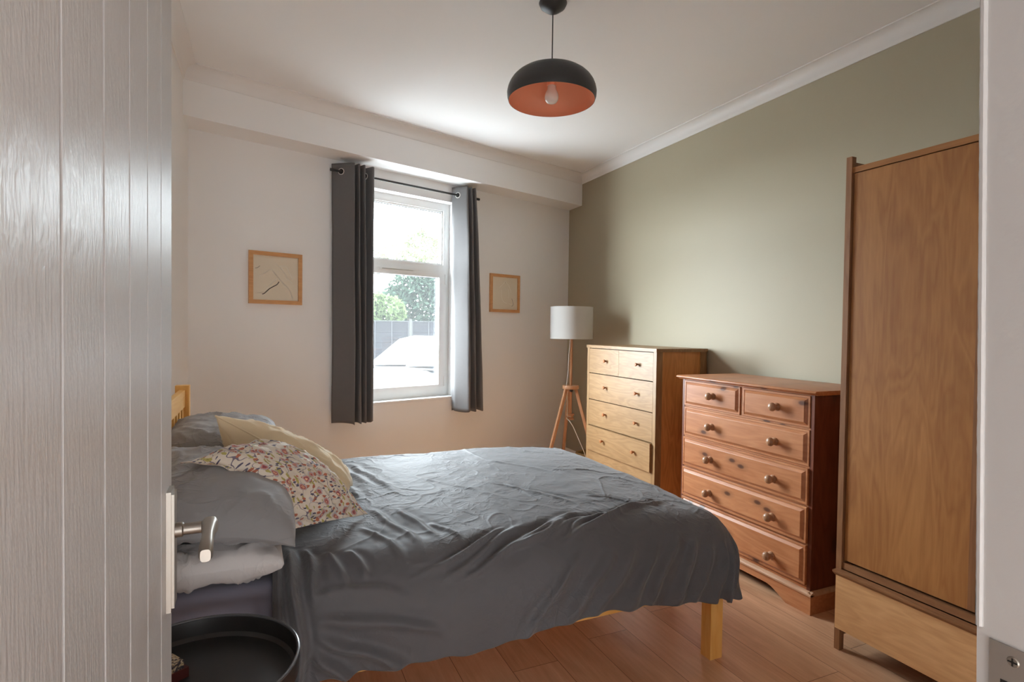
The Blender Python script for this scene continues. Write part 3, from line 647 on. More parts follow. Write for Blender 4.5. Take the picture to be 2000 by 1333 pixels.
picture('square oak framed print with a bold black stroke, left of the window', -3.037, -2.690, 1.444, 1.792,
    [(1, .0028, [(.20, .13), (.25, .15), (.35, .25), (.44, .31), (.52, .36), (.57, .43)]), (1, .0012, [(.05, .70), (.10, .715), (.15, .76)]),
     (0, .0022, [(.10, .16), (.22, .17), (.36, .33), (.45, .43), (.52, .50), (.50, .46)]), (0, .0022, [(.13, .53), (.25, .60), (.38, .70), (.46, .62), (.58, .48), (.64, .40), (.72, .33)]),
     (0, .0026, [(.49, .85), (.56, .77), (.66, .67), (.74, .55)]), (0, .0022, [(.56, .77), (.66, .80), (.74, .76), (.80, .65), (.88, .48)]), (0, .0022, [(.62, .75), (.70, .62), (.75, .52), (.86, .42)]), (0, .0026, [(.54, .50), (.63, .44), (.74, .33), (.82, .22), (.87, .07)])])
picture('smaller looking oak framed print with a thin hook line, right of the window', -1.018, -.668, 1.448, 1.792,
    [(1, .0014, [(.78, .35), (.81, .27), (.84, .20), (.83, .14), (.78, .11)]), (0, .0018, [(.50, .88), (.44, .80), (.34, .72), (.28, .66)]), (0, .0018, [(.52, .86), (.62, .78), (.70, .66), (.74, .52)]),
     (1, .0008, [(.49, .86), (.51, .84), (.53, .84)]), (0, .0018, [(.36, .60), (.36, .45), (.40, .30), (.48, .22), (.58, .20)]), (0, .0018, [(.62, .64), (.66, .50), (.64, .36)]), (0, .0016, [(.66, .20), (.72, .16), (.78, .18)])])

# ------------------------------------------------------------------ pendant lamp
px_, py_ = 1.190, 2.284
pend = thing('pendant_lamp', 'black dome pendant lamp with copper inside hanging from the ceiling', 'pendant lamp', (px_, py_, CZ))
M['copper'] = plain('copper_inside', (0.86, 0.40, 0.25), .5, .1, .02, 400); M['lamp_black'] = plain('charcoal_lamp_enamel', (0.035, 0.035, 0.036), .42, 0, .15, 700); M['bulb'] = plain('opal_bulb', (.82, .79, .76), .25)
obj('ceiling_rose', lathe([(.062, 0), (.064, -.006), (.056, -.022), (.032, -.040), (.010, -.052), (0, -.053)], 40, (px_, py_, CZ), close=False), M['lamp_black'], pend, smooth=60)
obj('cord', tube([(px_, py_, CZ - .05), (px_, py_, 2.49)], .0028, 8), M['black_metal'], pend)
outp = [(0, 2.494), (.03, 2.4935), (.06, 2.490), (.09, 2.484), (.12, 2.475), (.145, 2.463), (.165, 2.449), (.180, 2.434), (.192, 2.416), (.199, 2.399), (.2035, 2.378), (.202, 2.358), (.197, 2.342)]
inp = [(.1955, 2.342), (.2, 2.359), (.201, 2.378), (.1965, 2.398), (.189, 2.414), (.178, 2.431), (.163, 2.446), (.143, 2.460), (.118, 2.472), (.09, 2.481), (.06, 2.487), (.03, 2.4905), (0, 2.491)]
sh = obj('lamp_shade', lathe(outp + [(.1955, 2.342)], 64, (px_, py_, 0), close=False), M['lamp_black'], pend, smooth=70)
obj('shade_lining', lathe(inp, 64, (px_, py_, 0), close=False), M['copper'], sh, smooth=70)['label'] = 'copper coloured inside of the shade'
obj('bulb_holder', lathe([(0, 2.489), (.0225, 2.489), (.0225, 2.412), (.021, 2.408), (0, 2.408)], 24, (px_, py_, 0)), M['copper'], pend)
obj('bulb', lathe([(.018, 2.412), (.0195, 2.400), (.021, 2.390), (.0265, 2.379), (.0308, 2.366), (.0315, 2.356), (.0295, 2.344), (.022, 2.334), (.011, 2.3295), (0, 2.329)], 28, (px_, py_, 0), close=False), M['bulb'], pend, smooth=80)

# ------------------------------------------------------------------ tall oak chest
def tall_chest():
    X, XB, Y0, Y1, ZT = 2.352, 2.778, 2.966, 3.833, 1.180
    t = thing('chest_of_drawers', 'tall pale oak chest with small knobs next to the floor lamp', 'chest of drawers', (X, (Y0 + Y1) / 2, 0))
    bm = bmesh.new(); st = .036
    for a in ((X, X + .05, Y0 + .004, Y0 + st, 0, ZT - .022), (X, X + .05, Y1 - st, Y1 - .004, 0, ZT - .022), (XB - .05, XB, Y0 + .004, Y0 + st, 0, ZT - .022), (XB - .05, XB, Y1 - st, Y1 - .004, 0, ZT - .022),
              (XB - .02, XB - .01, Y0 + st, Y1 - st, .10, ZT - .022), (X + .004, X + .05, Y0 + st, Y1 - st, .10, .128)): add_box(bm, *a)
    obj('body', bm, M['oak_z'], t, bevel=.0015)
    for y0, y1 in ((Y0 + .012, Y0 + .030), (Y1 - .030, Y1 - .012)): obj('side_panel', bx(X + .05, XB - .05, y0, y1, .10, ZT - .022), M['oak_side_z'], t)
    obj('gap_shade_sheet', bx(X + .024, X + .03, Y0 + st, Y1 - st, .128, ZT - .022), M['dark_hole'], t, smooth=0)  # near-black sheet behind the fronts, stands in for shade in the drawer gaps
    obj('top', bx(X - .006, XB + .004, Y0 - .002, Y1 + .002, ZT - .022, ZT), M['oak_y'], t, bevel=.002)
    rows = [(.963, 1.154, 2), (.756, .958, 1), (.553, .751, 1), (.356, .548, 1), (.131, .351, 1)]
    ya, yb = Y0 + st + .0015, Y1 - st - .0015; ym = (ya + yb) / 2 - .0
    for i, (z0, z1, n) in enumerate(rows):
        for (a, b) in ([(ya, yb)] if n == 1 else [(ya, ym - .001), (ym + .001, yb)]):
            pull = .020 if i == 3 else .003
            d = obj('drawer', bx(X + .003 - pull, X + .022 - pull * .2, a, b, z0, z1 - .0015), M['oak_y'], t, bevel=.001)
            for ky in ([3.175, 3.563] if n == 1 else [3.168 if a < 3.3 else 3.563]):
                zc = (z0 + z1) / 2 + .006
                obj('knob', lathe([(.0055, 0), (.0065, .010), (.0125, .020), (.0125, .024), (.009, .027), (0, .0272)], 20, (X + .004 - pull, ky, zc), '-x'), M['oak_knob'], d)['label'] = 'small red-brown wooden knob'
tall_chest()

# ------------------------------------------------------------------ pine chest
def pine_chest():
    X, XB, Y0, Y1, ZT = 2.303, 2.745, 1.772, 2.655, 1.034
    t = thing('chest_of_drawers', 'knotty orange pine chest with round knobs between the oak chest and wardrobe', 'chest of drawers', (X, (Y0 + Y1) / 2, 0))
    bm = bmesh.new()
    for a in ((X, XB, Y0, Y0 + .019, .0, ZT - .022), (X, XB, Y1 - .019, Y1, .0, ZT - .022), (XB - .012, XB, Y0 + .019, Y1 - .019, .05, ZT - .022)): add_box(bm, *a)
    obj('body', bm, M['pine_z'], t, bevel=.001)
    bm = bmesh.new()
    for z0, z1 in ((1.008, 1.0125), (.849, .857), (.671, .679), (.492, .500), (.313, .321), (.105, .126)): add_box(bm, X + .002, X + .03, Y0 + .019, Y1 - .019, z0, z1)
    add_box(bm, X + .002, X + .03, 2.192, 2.208, .857, 1.008); add_box(bm, X + .04, X + .044, Y0 + .019, Y1 - .019, .10, 1.01)
    obj('rail', bm, M['pine_y'], t)
    bm = prism([(X - .030, ZT - .006), (X - .024, ZT), (XB + .004, ZT), (XB + .004, ZT - .021), (X - .010, ZT - .021), (X - .014, ZT - .016), (X - .026, ZT - .013), (X - .030, ZT - .010)], 'y', Y0 - .026, Y1 + .026)
    obj('top', bm, M['pine_y'], t, bevel=.003)
    # plinth with arched cut-out
    yc = (Y0 + Y1) / 2; yl, yr = 1.893, 2 * yc - 1.893
    poly = [(Y0 - .012, 0), (yl, 0)]
    for i in range(1, 12):
        q = i / 12; poly.append((yl + .125 * q, .050 * math.sin(PI / 2 * q) ** 1.15))
    for i in range(11, 0, -1):
        q = i / 12; poly.append((yr - .125 * q, .050 * math.sin(PI / 2 * q) ** 1.15))
    poly += [(yr, 0), (Y1 + .012, 0), (Y1 + .012, .086), (Y0 - .012, .086)]
    bm = prism(poly, 'x', X - .012, X + .010)
    add_box(bm, X + .010, XB, Y0 - .012, Y0, 0, .086); add_box(bm, X + .010, XB, Y1, Y1 + .012, 0, .086)
    obj('plinth', bm, M['pine_y'], t, smooth=30)
    bm = prism([(X - .018, .086), (X - .018, .094), (X - .012, .100), (X - .004, .104), (X, .105), (X + .004, .105), (X + .004, .086)], 'y', Y0 - .016, Y1 + .016)
    add_prism(bm, [(Y0 - .016, .086), (Y0 - .016, .094), (Y0 - .008, .102), (Y0, .105), (Y0 + .002, .105), (Y0 + .002, .086)], 'x', X - .016, XB)
    obj('base_moulding', bm, M['bead'], t)['label'] = 'pale worn moulding above the plinth'
    def front(y0, y1, z0, z1, pull):
        bm = bmesh.new(); x = X - pull
        def rect(i, xx): return [bm.verts.new((xx, a, b)) for a, b in ((y0 + i, z0 + i), (y1 - i, z0 + i), (y1 - i, z1 - i), (y0 + i, z1 - i))]
        rs = [rect(0, x + .020), rect(0, x + .0015), rect(.0015, x), rect(.010, x), rect(.0115, x + .003), rect(.024, x - .008), rect(.0255, x - .0088)]
        for a, b in zip(rs, rs[1:]):
            for i in range(4): bm.faces.new((a[i], a[(i + 1) % 4], b[(i + 1) % 4], b[i]))
        bm.faces.new(rs[-1]); bm.faces.new(rs[0][::-1]); bmesh.ops.recalc_face_normals(bm, faces=bm.faces[:]); return bm
    ya, yb = Y0 + .0205, Y1 - .0205
    for i, (z0, z1) in enumerate(((.858, 1.007), (.680, .848), (.501, .670), (.322, .491), (.127, .312))):
        for a, b in ([(ya, 2.191), (2.209, yb)] if i == 0 else [(ya, yb)]):
            pull = (.004, .004, .010, .012, .012)[i]
            d = obj('drawer', front(a, b, z0, z1, pull), M['pine_y'], t, smooth=0)
            for ky in ([1.968 if a < 2 else 2.397] if i == 0 else [1.974, 2.398]):
                zc = (.938, .766, .582, .394, .203)[i] - .002
                obj('knob', lathe([(.019, 0), (.019, .004), (.0145, .008), (.0105, .014), (.0125, .020), (.0195, .026), (.0215, .033), (.019, .041), (.012, .047), (0, .049)], 28, (X - pull - .0088, ky, zc), '-x'), M['pine_knob'], d, smooth=60)['label'] = 'round turned wooden knob'
pine_chest()

# ------------------------------------------------------------------ wardrobe
def wardrobe():
    X, XB, Y1, Y0 = 2.152, 2.765, 1.541, .545
    t = thing('wardrobe', 'tall brown oak wardrobe with a wide drawer below, by the door frame', 'wardrobe', (X, (Y0 + Y1) / 2, 0))
    ym = (Y0 + Y1) / 2
    for y0, y1 in ((Y1 - .023, Y1), (Y0, Y0 + .023)):
        bm = bmesh.new(); add_box(bm, X, X + .026, y0, y1, 0, 2.010); add_box(bm, XB - .04, XB, y0, y1, 0, 2.010); add_box(bm, X + .026, XB - .04, y0 + .004, y1 - .004, .06, 1.990)
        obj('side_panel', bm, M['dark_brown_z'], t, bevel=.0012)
    yi0, yi1 = Y0 + .023, Y1 - .023
    bm = bmesh.new(); add_box(bm, X + .006, XB - .005, yi0, yi1, 1.944, 1.966); add_box(bm, XB - .02, XB - .008, yi0, yi1, .10, 1.944)
    obj('top', bm, M['brown_y'], t, bevel=.001)
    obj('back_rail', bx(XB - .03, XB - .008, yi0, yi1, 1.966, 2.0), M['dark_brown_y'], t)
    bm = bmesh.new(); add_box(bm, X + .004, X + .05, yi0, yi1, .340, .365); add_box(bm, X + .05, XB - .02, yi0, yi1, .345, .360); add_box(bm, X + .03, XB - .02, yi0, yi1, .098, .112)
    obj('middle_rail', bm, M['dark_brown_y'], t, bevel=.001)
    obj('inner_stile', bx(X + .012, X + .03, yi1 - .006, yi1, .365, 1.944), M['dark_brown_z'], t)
    for a, b in ((ym + .010, yi1 - .008), (yi0 + .008, ym - .006)):
        d = obj('door', bx(X + .008, X + .026, a, b, .376, 1.940), M['brown_z'], t, bevel=.0012)
        if a > ym: obj('door_edging', bx(X + .006, X + .026, a - .0, a + .022, .377, 1.939), M['dark_brown_z'], d, bevel=.001)
    obj('shadow_board', bx(X + .03, X + .034, yi0, yi1, .365, 1.944), M['dark_hole'], t, smooth=0)
    dr = obj('drawer', bx(X - .014, X + .010, Y0 + .011, Y1 - .011, .095, .322), M['oak_drawer'] if 'oak_drawer' in M else M['brown_y'], t, bevel=.001)
    obj('drawer_lip', prism([(X - .030, .334), (X + .004, .336), (X + .004, .318), (X - .014, .312), (X - .030, .327)], 'y', Y0 + .008, Y1 - .006), M['dark_brown_y'], dr)['label'] = 'dark overhanging finger lip along the drawer top'
M['oak_drawer'] = wood('lighter_oak_across', (.52, .27, .11), (.72, .42, .20), 'y', .42, 1.0, .22)
wardrobe()

# ------------------------------------------------------------------ floor lamp and basket
def floor_lamp():
    lx, ly = 2.415, 4.20
    t = thing('floor_lamp', 'wooden tripod floor lamp with white drum shade in the corner', 'floor lamp', (lx, ly, 0))
    rv = Vector((math.cos(YAW), -math.sin(YAW), 0)); fv = Vector((math.sin(YAW), math.cos(YAW), 0)); c = Vector((lx, ly, 0))
    obj('lamp_shade', lathe([(.1785, 1.494), (.1825, 1.494), (.1835, 1.485), (.1825, 1.48), (.1825, 1.232), (.1835, 1.227), (.1825, 1.219), (.1785, 1.219), (.1785, 1.494)], 64, c, close=False), M['shade'], t, smooth=40)
    bm = bmesh.new()
    for i in range(3):
        a = 2 * PI * i / 3; add_tube(bm, [c + Vector((.015 * math.cos(a), .015 * math.sin(a), 1.26)), c + Vector((.179 * math.cos(a), .179 * math.sin(a), 1.26))], .002, 6)
    add_lathe(bm, [(.018, 1.25), (.018, 1.31), (0, 1.31)], 16, c); obj('shade_carrier', bm, M['upvc'], t)
    obj('bulb', lathe([(.013, 1.31), (.016, 1.33), (.03, 1.36), (.033, 1.385), (.025, 1.41), (0, 1.42)], 20, c, close=False), M['bulb'], t, smooth=80)
    obj('pole', lathe([(.0115, .545), (.0125, .55), (.0125, 1.25), (.0115, 1.255)], 20, c), M['lamp_wood'], t)
    obj('collar', lathe([(.069, .787), (.071, .790), (.071, .814), (.069, .817)], 40, c), M['lamp_wood'], t)
    for a in (205, 100, -15):
        d = math.cos(R_(a)) * rv + math.sin(R_(a)) * fv
        obj('leg', tube([c + d * .045 + Vector((0, 0, .788)), c + d * .265 + Vector((0, 0, .004))], .0125, square=True), M['lamp_wood'], t, bevel=.002)
    obj('clamp_knob', lathe([(.012, 0), (.013, .003), (.013, .018), (.010, .022), (0, .022)], 16, c + Vector((-.010, -.020, .775)), '-y'), M['black_metal'], t)
    obj('cord_spool', lathe([(.034, .520), (.034, .532), (.024, .534), (.024, .556), (.034, .558), (.034, .572)], 28, c), M['lamp_wood'], t)
    q = lambda r_, f_, z: c + rv * r_ + fv * f_ + Vector((0, 0, z))
    pts = [q(-.012, -.012, 1.22), q(-.014, -.012, 1.15), q(-.022, -.012, 1.08), q(-.024, -.012, .95), q(-.030, -.012, .87), q(-.036, -.014, .818), q(-.034, -.014, .74), q(-.026, -.016, .68), q(-.028, -.020, .60), q(-.030, -.026, .555), q(0, -.028, .548), q(.026, 0, .546), q(0, .028, .542), q(-.028, 0, .540), q(-.034, -.024, .536), q(-.012, -.05, .518), q(.02, -.055, .47), q(.07, -.06, .36), q(.115, -.06, .26), q(.15, -.05, .16), q(.19, -.02, .06), q(.21, .05, .006), q(.24, .2, .006)]
    obj('cord', tube(pts, .0032, 8), M['cord'], t, smooth=60)['label'] = 'white twisted lamp cord'
M['cord'] = plain('white_cord', (.70, .66, .60), .7)
floor_lamp()
k = NT('woven_straw'); v = k.mapping((1, 1, 1)); w_ = k.new('ShaderNodeTexWave'); k.link(v, w_.inputs[0]); w_.inputs['Scale'].default_value = 60; w_.inputs['Distortion'].default_value = 6
k.color(k.ramp(w_.outputs['Fac'], [(0, (.16, .09, .03)), (.5, (.42, .27, .11)), (1, (.55, .38, .18))])); k.set(Roughness=.9); k.bump(w_.outputs['Fac'], .6, .01); M['straw'] = k.m
bk = thing('basket', 'small woven straw basket on the floor behind the oak chest', 'basket', (2.665, 4.30, 0))
bm = bmesh.new()
for i in range(9): add_torus(bm, (2.665, 4.30, .012 + .0195 * i), .082 + .0022 * i, .0115, (0, 0, 1), 36, 8)
obj('basket_wall', bm, M['straw'], bk); obj('rim', (lambda b: (add_torus(b, (2.665, 4.30, .185), .102, .013, (0, 0, 1), 40, 8), b)[1])(bmesh.new()), M['straw'], bk)
obj('base', lathe([(0, .004), (.085, .004), (.085, .014), (0, .014)], 30, (2.665, 4.30, 0)), M['straw'], bk)

# ------------------------------------------------------------------ bed
BX0, BX1, BY0, BY1 = -.392, 1.670, 1.668, 3.122
def bed():
    t = thing('bed_frame', 'pine double bed frame with slatted headboard under the grey duvet', 'bed', ((BX0 + BX1) / 2, (BY0 + BY1) / 2, 0))
    for y in (BY0, BY1 - .052):
        obj('headboard_post', bx(BX0, BX0 + .058, y, y + .052, 0, 1.006), M['bed_z'], t, bevel=.004)
        obj('leg', bx(BX1 - .060, BX1, y, y + .052, 0, .335), M['bed_z'], t, bevel=.004)
        obj('side_rail', bx(BX0 + .058, BX1 - .060, y + (.010 if y < 2 else .014), y + (.034 if y < 2 else .038), .272, .372), M['bed_x'], t, bevel=.003)
    hx0, hx1 = BX0 + .018, BX0 + .042
    obj('headboard_rail', bx(hx0, hx1, BY0 + .052, BY1 - .052, .905, .986), M['bed_y'], t, bevel=.003)
    obj('headboard_rail', bx(hx0, hx1, BY0 + .052, BY1 - .052, .40, .47), M['bed_y'], t, bevel=.003)
    n = 15
    for i in range(n):
        y = BY0 + .052 + (BY1 - BY0 - .104) * (i + .5) / n
        obj('headboard_slat', bx(hx0 + .006, hx1 - .004, y - .015, y + .015, .47, .905), M['bed_z'], t)
    obj('foot_rail', bx(BX1 - .045, BX1 - .020, BY0 + .052, BY1 - .052, .272, .372), M['bed_y'], t, bevel=.003)
    for i in range(12):
        x = BX0 + .14 + i * .158; obj('base_slat', bx(x, x + .07, BY0 + .036, BY1 - .036, .325, .341), M['bed_y'], t)
bed()
bm = bx(-.325, 1.612, 1.715, 3.075, .342, .565); bmesh.ops.subdivide_edges(bm, edges=bm.edges[:], cuts=1, use_grid_fill=True)
tag(obj('mattress', bm, M['sheet'], None, bevel=.04, seg=4, smooth=60), 'mattress in a lilac-grey fitted sheet on the bed frame', 'mattress')

def smin(a, k=.03): return a
def duvet():
    nu, nv = 520, 430
    x0, yN, yF, xF = .020, 1.600, 3.170, 1.772
    U = np.linspace(0, 1, nu)[:, None]; Vv = np.linspace(0, 1, nv)[None, :]
    Rr = .20; flat_x = xF - .17; Rx = .17
    hemN, hemF, hemX = .085, .07, .09                                            # straight drop under the roll
    yc0 = yN + Rr - (PI / 2 * Rr + hemN); yc1 = yF - Rr + (PI / 2 * Rr + hemF); xc1 = flat_x + PI / 2 * Rx + hemX
    a = x0 + (xc1 - x0) * U + 0 * Vv; b = yc0 + (yc1 - yc0) * Vv + 0 * U
    ay = a.copy(); by = b.copy()
    dx = np.maximum(a - flat_x, 0); dyn = np.maximum((yN + Rr) - b, 0); dyf = np.maximum(b - (yF - Rr), 0); dy = dyn + dyf
    d = (dx ** 6 + dy ** 6) ** (1 / 6); nd = np.sqrt(dx ** 2 + dy ** 2) + 1e-9; ux = dx / nd; uy = np.where(dyn > 0, -dy, dy) / nd
    wr = ux ** 2; Re = Rr * (1 - wr) + Rx * wr; q = PI / 2 * Re
    an = np.minimum(d, q) / Re; ext = np.maximum(d - q, 0)
    corner = 4 * (ux ** 2) * (uy ** 2)
    out = Re * np.sin(an) + ext * (.06 + .10 * corner); down = Re * (1 - np.cos(an)) + ext * .985
    fx = np.minimum(a, flat_x); fy = np.clip(b, yN + Rr, yF - Rr)
    X = fx + ux * out; Y = fy + uy * out
    mid = (fy - yN) / (yF - yN)
    top = .592 + .030 * np.clip(np.sin(PI * np.clip(mid, 0, 1)), 0, 1) ** .6 - .030 * np.clip((fx - 1.0) / .6, 0, 1) ** 2
    top = top - .012 * np.exp(-((fx - .05) / .10) ** 2)
    Z = top - down
    P = np.stack([X, Y, Z], axis=2); N = grid_normals(P)
    if N[nu // 2, nv // 2, 2] < 0: N = -N
    flat = 1 - np.clip(d / .25, 0, 1)
    h = .006 * fbm(a * 2.6, b * 2.6, 3, 1) + .0015 * fbm(a * 11, b * 11, 3, 4)
    cr = creases(a, b, 3.4, 21, 26) * .0042 * np.clip(.55 + 1.5 * pnoise(a * 1.7, b * 1.7, 47), 0, 1) + creases(a, b, 8.5, 31, 16) * .0032 * np.clip(.35 + 1.6 * pnoise(a * 2, b * 2, 41), 0, 1) + creases(a, b, 17, 35, 10) * .0012 * np.clip(.3 + 1.6 * pnoise(a * 2.5, b * 2.5, 43), 0, 1)
    h = h + cr * (.35 + .65 * flat)
    def fold(p, q_, amp, wd, bend=0.0, fade=.25):
        p = np.array(p); q_ = np.array(q_); L = np.linalg.norm(q_ - p); t_ = (q_ - p) / L; n_ = np.array([-t_[1], t_[0]])
        s = ((a - p[0]) * t_[0] + (b - p[1]) * t_[1]) / L; e = (a - p[0]) * n_[0] + (b - p[1]) * n_[1] - bend * 4 * s * (1 - s)
        e = e + .012 * pnoise(a * 7, b * 7, 51)
        w = np.clip(np.minimum(s, 1 - s) / fade, 0, 1); w = w * w * (3 - 2 * w)
        return amp * w * (np.exp(-(e / wd) ** 2) - .45 * np.exp(-((e - wd * 1.9) / (wd * 1.3)) ** 2))
    rg = random.Random(12)
    # long pulls along the near roll
    for i in range(15):
        xx = .38 + .054 * i + rg.uniform(-.02, .02); l = rg.uniform(.22, .40); yy = 1.605 + .009 * i + rg.uniform(-.035, .035)
        h += fold((xx, yy), (xx + l, yy + l * rg.uniform(.34, .52)), rg.uniform(.008, .013), rg.uniform(.008, .012), rg.uniform(-.012, .02))
    # slanting folds down the near side towards the foot
    for xx, x2, amp in ((.72, 1.02, .010), (.85, 1.16, .013), (.97, 1.24, .012), (1.10, 1.34, .013), (1.22, 1.44, .013), (1.32, 1.52, .014), (1.42, 1.58, .014), (1.52, 1.66, .014), (1.63, 1.74, .014), (1.74, 1.78, .012)):
        h += fold((xx, yc0 - .05), (x2, 1.64 + rg.uniform(-.03, .03)), amp * 1.35, rg.uniform(.014, .022), rg.uniform(-.015, .015), .3)
    # folds fanning out below the pillows
    for p, q_, amp, wd in (((.10, 1.53), (.42, 1.37), .012, .018), ((.11, 1.57), (.52, 1.47), .010, .016), ((.09, 1.51), (.26, 1.33), .013, .018), ((.10, 1.64), (.40, 1.58), .006, .014), ((.055, 1.90), (.085, 1.30), .020, .018), ((.025, 1.86), (.035, 1.32), .014, .014), ((.10, 1.86), (.13, 1.60), .010, .014), ((.16, 1.80), (.22, 1.62), .009, .014), ((.23, 1.78), (.27, 1.64), .008, .012)): h += fold(p, q_, amp * 1.6, wd * .85, .01)
    # soft pulls on top, near the cushions
    for p, q_, amp, wd in (((.28, 2.95), (.42, 2.35), .012, .028), ((.36, 2.90), (.50, 2.20), .010, .026), ((.25, 2.62), (.36, 2.15), .010, .022), ((.34, 2.12), (.46, 1.72), .011, .020), ((.44, 2.10), (.52, 1.76), .009, .018), ((.28, 1.95), (.40, 1.68), .010, .018), ((.52, 1.92), (.60, 1.72), .009, .016), ((.6, 2.5), (.9, 2.0), .006, .02), ((.85, 2.3), (1.15, 1.9), .006, .016), ((.95, 2.25), (1.0, 1.95), .006, .012), ((1.2, 2.0), (1.38, 1.82), .007, .012), ((1.0, 2.7), (1.3, 2.3), .004, .02)): h += fold(p, q_, amp * .85, wd * .75, .012)
    hang = np.clip(ext / .08, 0, 1)
    h += hang * (.010 * np.sin(a * 38 + 3 * pnoise(a * 3, b * 3, 61)) * (.3 + .7 * np.clip((a - .6) / .8, 0, 1)) + .010 * corner * np.sin(np.arctan2(ux, np.abs(uy) + 1e-6) * 16))
    P = P + N * h[:, :, None]
    P[:, :, 2] += hang * .022 * pnoise(a * 3.2, b * 0 + 3.3, 71) + hang * .010 * pnoise(a * 11, b * 11, 73)
    # the hem rides up along the middle of the near side
    P[:, :, 2] += np.clip((dyn - .18) / .2, 0, 1) * (np.interp(a, [.1, .25, .55, .83, 1.02, 1.33, 1.58, 1.67], [.325, .323, .308, .330, .351, .338, .303, .300]) - .333)
    N = grid_normals(P)
    if N[nu // 2, nv // 2, 2] < 0: N = -N
    th = .012; bot = P - N * th; V = np.concatenate([P.reshape(-1, 3), bot.reshape(-1, 3)]); n0 = nu * nv; F = grid_faces(nu, nv)
    F = F + [tuple(i + n0 for i in f[::-1]) for f in F]
    bd = [(i * nv, (i + 1) * nv) for i in range(nu - 1)] + [((i + 1) * nv + nv - 1, i * nv + nv - 1) for i in range(nu - 1)] + [(j + 1, j) for j in range(nv - 1)] + [((nu - 1) * nv + j, (nu - 1) * nv + j + 1) for j in range(nv - 1)]
    F += [(b_, a_, a_ + n0, b_ + n0) for a_, b_ in bd]
    return tag(mesh_np('duvet', V, F, M['duvet']), 'creased grey cotton duvet draped over the bed', 'duvet')
duvet()

def cushion(name, mid, T, m, label, cat, n=70, ex=.55, pw=4, pinch=.05, seed=0, wr=.004, flange=0.0, top_gain=1.0, bot_gain=1.0, crease_f=5.0, group=None, seam=0, seam_m=None):
    """mid(A,B) -> points of the seam surface; thickness grows to either side of it"""
    t = np.linspace(-1, 1, n); t = np.sign(t) * np.abs(t) ** .85; A, B = np.meshgrid(t, t, indexing='ij')
    A2 = A * (1 - pinch * (1 - B ** 2)); B2 = B * (1 - pinch * (1 - A ** 2))
    P = mid(A2, B2); N = grid_normals(P)
    f = 1 + flange; qa = np.clip(np.abs(A) * f, 0, 1); qb = np.clip(np.abs(B) * f, 0, 1)
    th = ((1 - qa ** pw) * (1 - qb ** pw)) ** ex
    nz = fbm(A * 2.2, B * 2.2, 3, seed); cr = creases(A * .5, B * .5, crease_f, seed + 9, 9)
    edge = np.clip((np.maximum(qa, qb) - .55) / .45, 0, 1)
    pull = edge * np.sin(np.arctan2(A, B) * 22 + 4 * nz) * .6
    outs = []
    for sgn, gain, sd in ((1, top_gain, 0), (-1, bot_gain, 40)):
        h = th * (T / 2 * gain + wr * 1.6 * fbm(A * 2 + sd, B * 2, 3, seed + sd)) + np.minimum(th * 3, 1) * (wr * (cr * 1.2 + pull * .5))
        outs.append(P + sgn * N * (h + .0012)[:, :, None])
    rip = np.where((qa >= 1) | (qb >= 1), 1.0, 0.0) * flange * 3
    for o_ in outs: o_ += N * (rip * .008 * np.sin((A - B) * 14 + seed))[:, :, None]
    V = np.concatenate([outs[0].reshape(-1, 3), outs[1].reshape(-1, 3)]); n0 = n * n; F = grid_faces(n, n); F = F + [tuple(i + n0 for i in f_[::-1]) for f_ in F]
    bd = [(i * n, (i + 1) * n) for i in range(n - 1)] + [((i + 1) * n + n - 1, i * n + n - 1) for i in range(n - 1)] + [(j + 1, j) for j in range(n - 1)] + [((n - 1) * n + j, (n - 1) * n + j + 1) for j in range(n - 1)]
    F += [(b_, a_, a_ + n0, b_ + n0) for a_, b_ in bd]
    uv1 = np.stack([A.ravel() * .5 + .5, B.ravel() * .5 + .5], 1); uv = np.concatenate([uv1, uv1 + 2.3])
    o = mesh_np(name, V, F, m, None, uv=uv); tag(o, label, cat, group)
    if seam:
        k0 = [(i, 0) for i in range(n)] + [(n - 1, j) for j in range(1, n)] + [(i, n - 1) for i in range(n - 2, -1, -1)] + [(0, j) for j in range(n - 2, 0, -1)]
        obj('piping', tube([P[i, j] for i, j in k0] + [P[0, 0]], seam, 8), seam_m or m, o, smooth=180)
    return o, P
def flat_mid(cx, cy, cz, hx, hy, droop=0.0, tilt=0.0, sag=0.0):
    def f(A, B): return np.stack([cx + hx * A, cy + hy * B, cz + tilt * A - droop * (A ** 2) ** 1.5 + sag * B], axis=2)
    return f
cushion('pillow', flat_mid(-.150, 2.015, .638, .200, .355), .150, M['white_pillow'], 'off-white pillow lying under the near grey pillow', 'pillow', seed=3, wr=.008, pinch=.03, ex=.38, top_gain=.75, bot_gain=.95)
cushion('pillow', flat_mid(-.155, 2.735, .636, .205, .325), .150, M['white_pillow'], 'off-white pillow hidden under the far grey pillow', 'pillow', seed=14, wr=.006, pinch=.02, ex=.34)
cushion('pillow', flat_mid(-.158, 2.010, .738, .236, .372, 0.028, -.020), .200, M['grey_pillow'], 'plump grey pillow nearest the door, on top of the white pillow', 'pillow', seed=5, wr=.0075, pinch=.055, ex=.45, pw=3.0, top_gain=1.45, bot_gain=.40, crease_f=3.5)
cushion('pillow', flat_mid(-.170, 2.735, .790, .215, .330, 0.02, -.01), .195, M['grey_pillow'], 'grey pillow at the window side of the headboard', 'pillow', seed=22, wr=.006, pinch=.03, ex=.42)

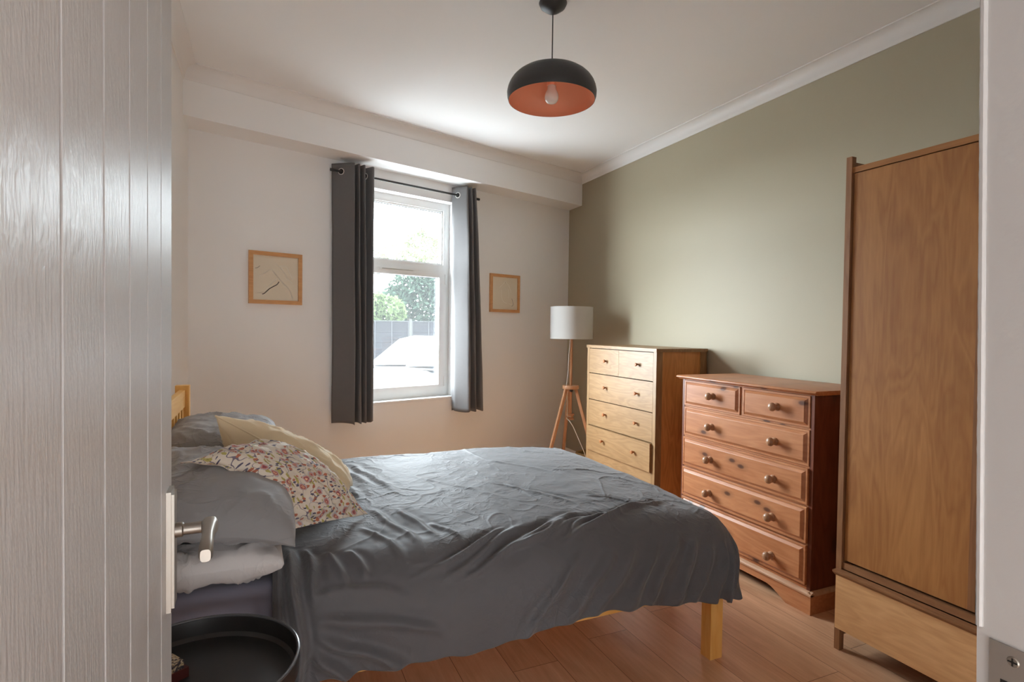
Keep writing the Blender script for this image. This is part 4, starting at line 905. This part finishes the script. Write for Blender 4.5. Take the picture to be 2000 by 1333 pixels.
def patch(P00, P10, P11, P01, bulge):
    """corners at (A,B)=(-1,-1),(1,-1),(1,1),(-1,1)"""
    P00, P10, P11, P01 = [np.array(p) for p in (P00, P10, P11, P01)]
    def f(A, B):
        u = (A + 1) / 2; v = (B + 1) / 2; u = u[:, :, None]; v = v[:, :, None]
        return P00 * (1 - u) * (1 - v) + P10 * u * (1 - v) + P11 * u * v + P01 * (1 - u) * v + bulge(A, B)
    return f
def pb(A, B):
    s = (1 - A ** 2) * .058 * (1 - .35 * A); return np.stack([s * .62, 0 * s - .0, s * .80], axis=2)
cushion('cushion', patch((-.222, 1.83, .902), (.050, 1.835, .668), (.340, 2.04, .622), (-.03, 2.12, .880), pb), .085, M['floral'], 'white cushion with red and olive floral print leaning on the grey pillows', 'cushion', seed=7, wr=.006, flange=.13, pinch=.02, top_gain=1.15, bot_gain=.5, ex=.5)
def cb_(A, B):
    s = (1 - A ** 2) * .012; return np.stack([s * .6, 0 * s, s * .8], axis=2)
cushion('cushion', patch((-.160, 2.22, .978), (.298, 2.22, .646), (.350, 2.46, .610), (-.115, 2.46, .800), cb_), .20, M['cream'], 'plain cream linen cushion behind the floral cushion', 'cushion', seed=17, wr=.006, pinch=.05, ex=.55, pw=2.6, top_gain=.9, bot_gain=1.15, seam=.0032)

# ------------------------------------------------------------------ tray table and book
def tray_table():
    cx, cy, zt, r = -.140, 1.372, .560, .212
    t = thing('tray_table', 'round black metal tray table between the door and the bed', 'side table', (cx, cy, 0))
    tr = obj('tray', lathe([(0, zt - .048), (r - .012, zt - .048), (r - .004, zt - .040), (r - .002, zt - .004), (r - .001, zt), (r + .003, zt), (r + .004, zt - .004), (r + .002, zt - .046), (r - .010, zt - .054), (0, zt - .054)], 80, (cx, cy, 0), close=False), M['black_tray'], t, smooth=40)
    bm = bmesh.new(); add_torus(bm, (cx, cy, zt - .001), r + .001, .0038, (0, 0, 1), 80, 8); obj('rim', bm, M['tray_rim'], tr)
    for i in range(4):
        a = PI / 4 + i * PI / 2; d = Vector((math.cos(a), math.sin(a), 0)); c = Vector((cx, cy, 0))
        obj('leg', tube([c + d * (r - .012) + Vector((0, 0, zt - .05)), c + d * (r - .010) + Vector((0, 0, .006))], .0085, 12), M['black_metal'], t)
    bm = bmesh.new(); add_torus(bm, (cx, cy, .03), r - .011, .006, (0, 0, 1), 60, 8); obj('base_ring', bm, M['black_metal'], t)
    obj('rivet', lathe([(.005, 0), (.004, .003), (0, .004)], 12, (cx + .146, cy + .158, zt - .004), 'z'), M['steel'], t)
M['black_tray'] = plain('black_powder_coat', (.022, .020, .019), .34, 0, .06, 600); M['tray_rim'] = plain('worn_black_rim', (.08, .08, .085), .22)
tray_table()
bt = Matrix.Translation((-.222, 1.418, .512)) @ Matrix.Rotation(R_(35), 4, 'Z')
k = NT('marbled_book_cover'); v = k.mapping((1, 1, 1)); k.color(k.ramp(k.noise(v, 90, 3, .6, 1.5), [(.35, (.05, .04, .05)), (.5, (.45, .34, .20)), (.62, (.62, .55, .45)), (.7, (.12, .12, .16))], 'CONSTANT')); k.set(Roughness=.5); M['marbled'] = k.m
book = thing('book', 'small dark red book with marbled top lying on the black tray', 'book', bt.translation, R_(35))
obj('cover', bx(-.055, .055, -.04, .04, 0, .022), plain('dark_red_cover', (.10, .018, .015), .5), book, bt, bevel=.002)
obj('marbled_box', bx(-.050, .046, -.036, .034, .022, .040), M['marbled'], book, bt, bevel=.002)
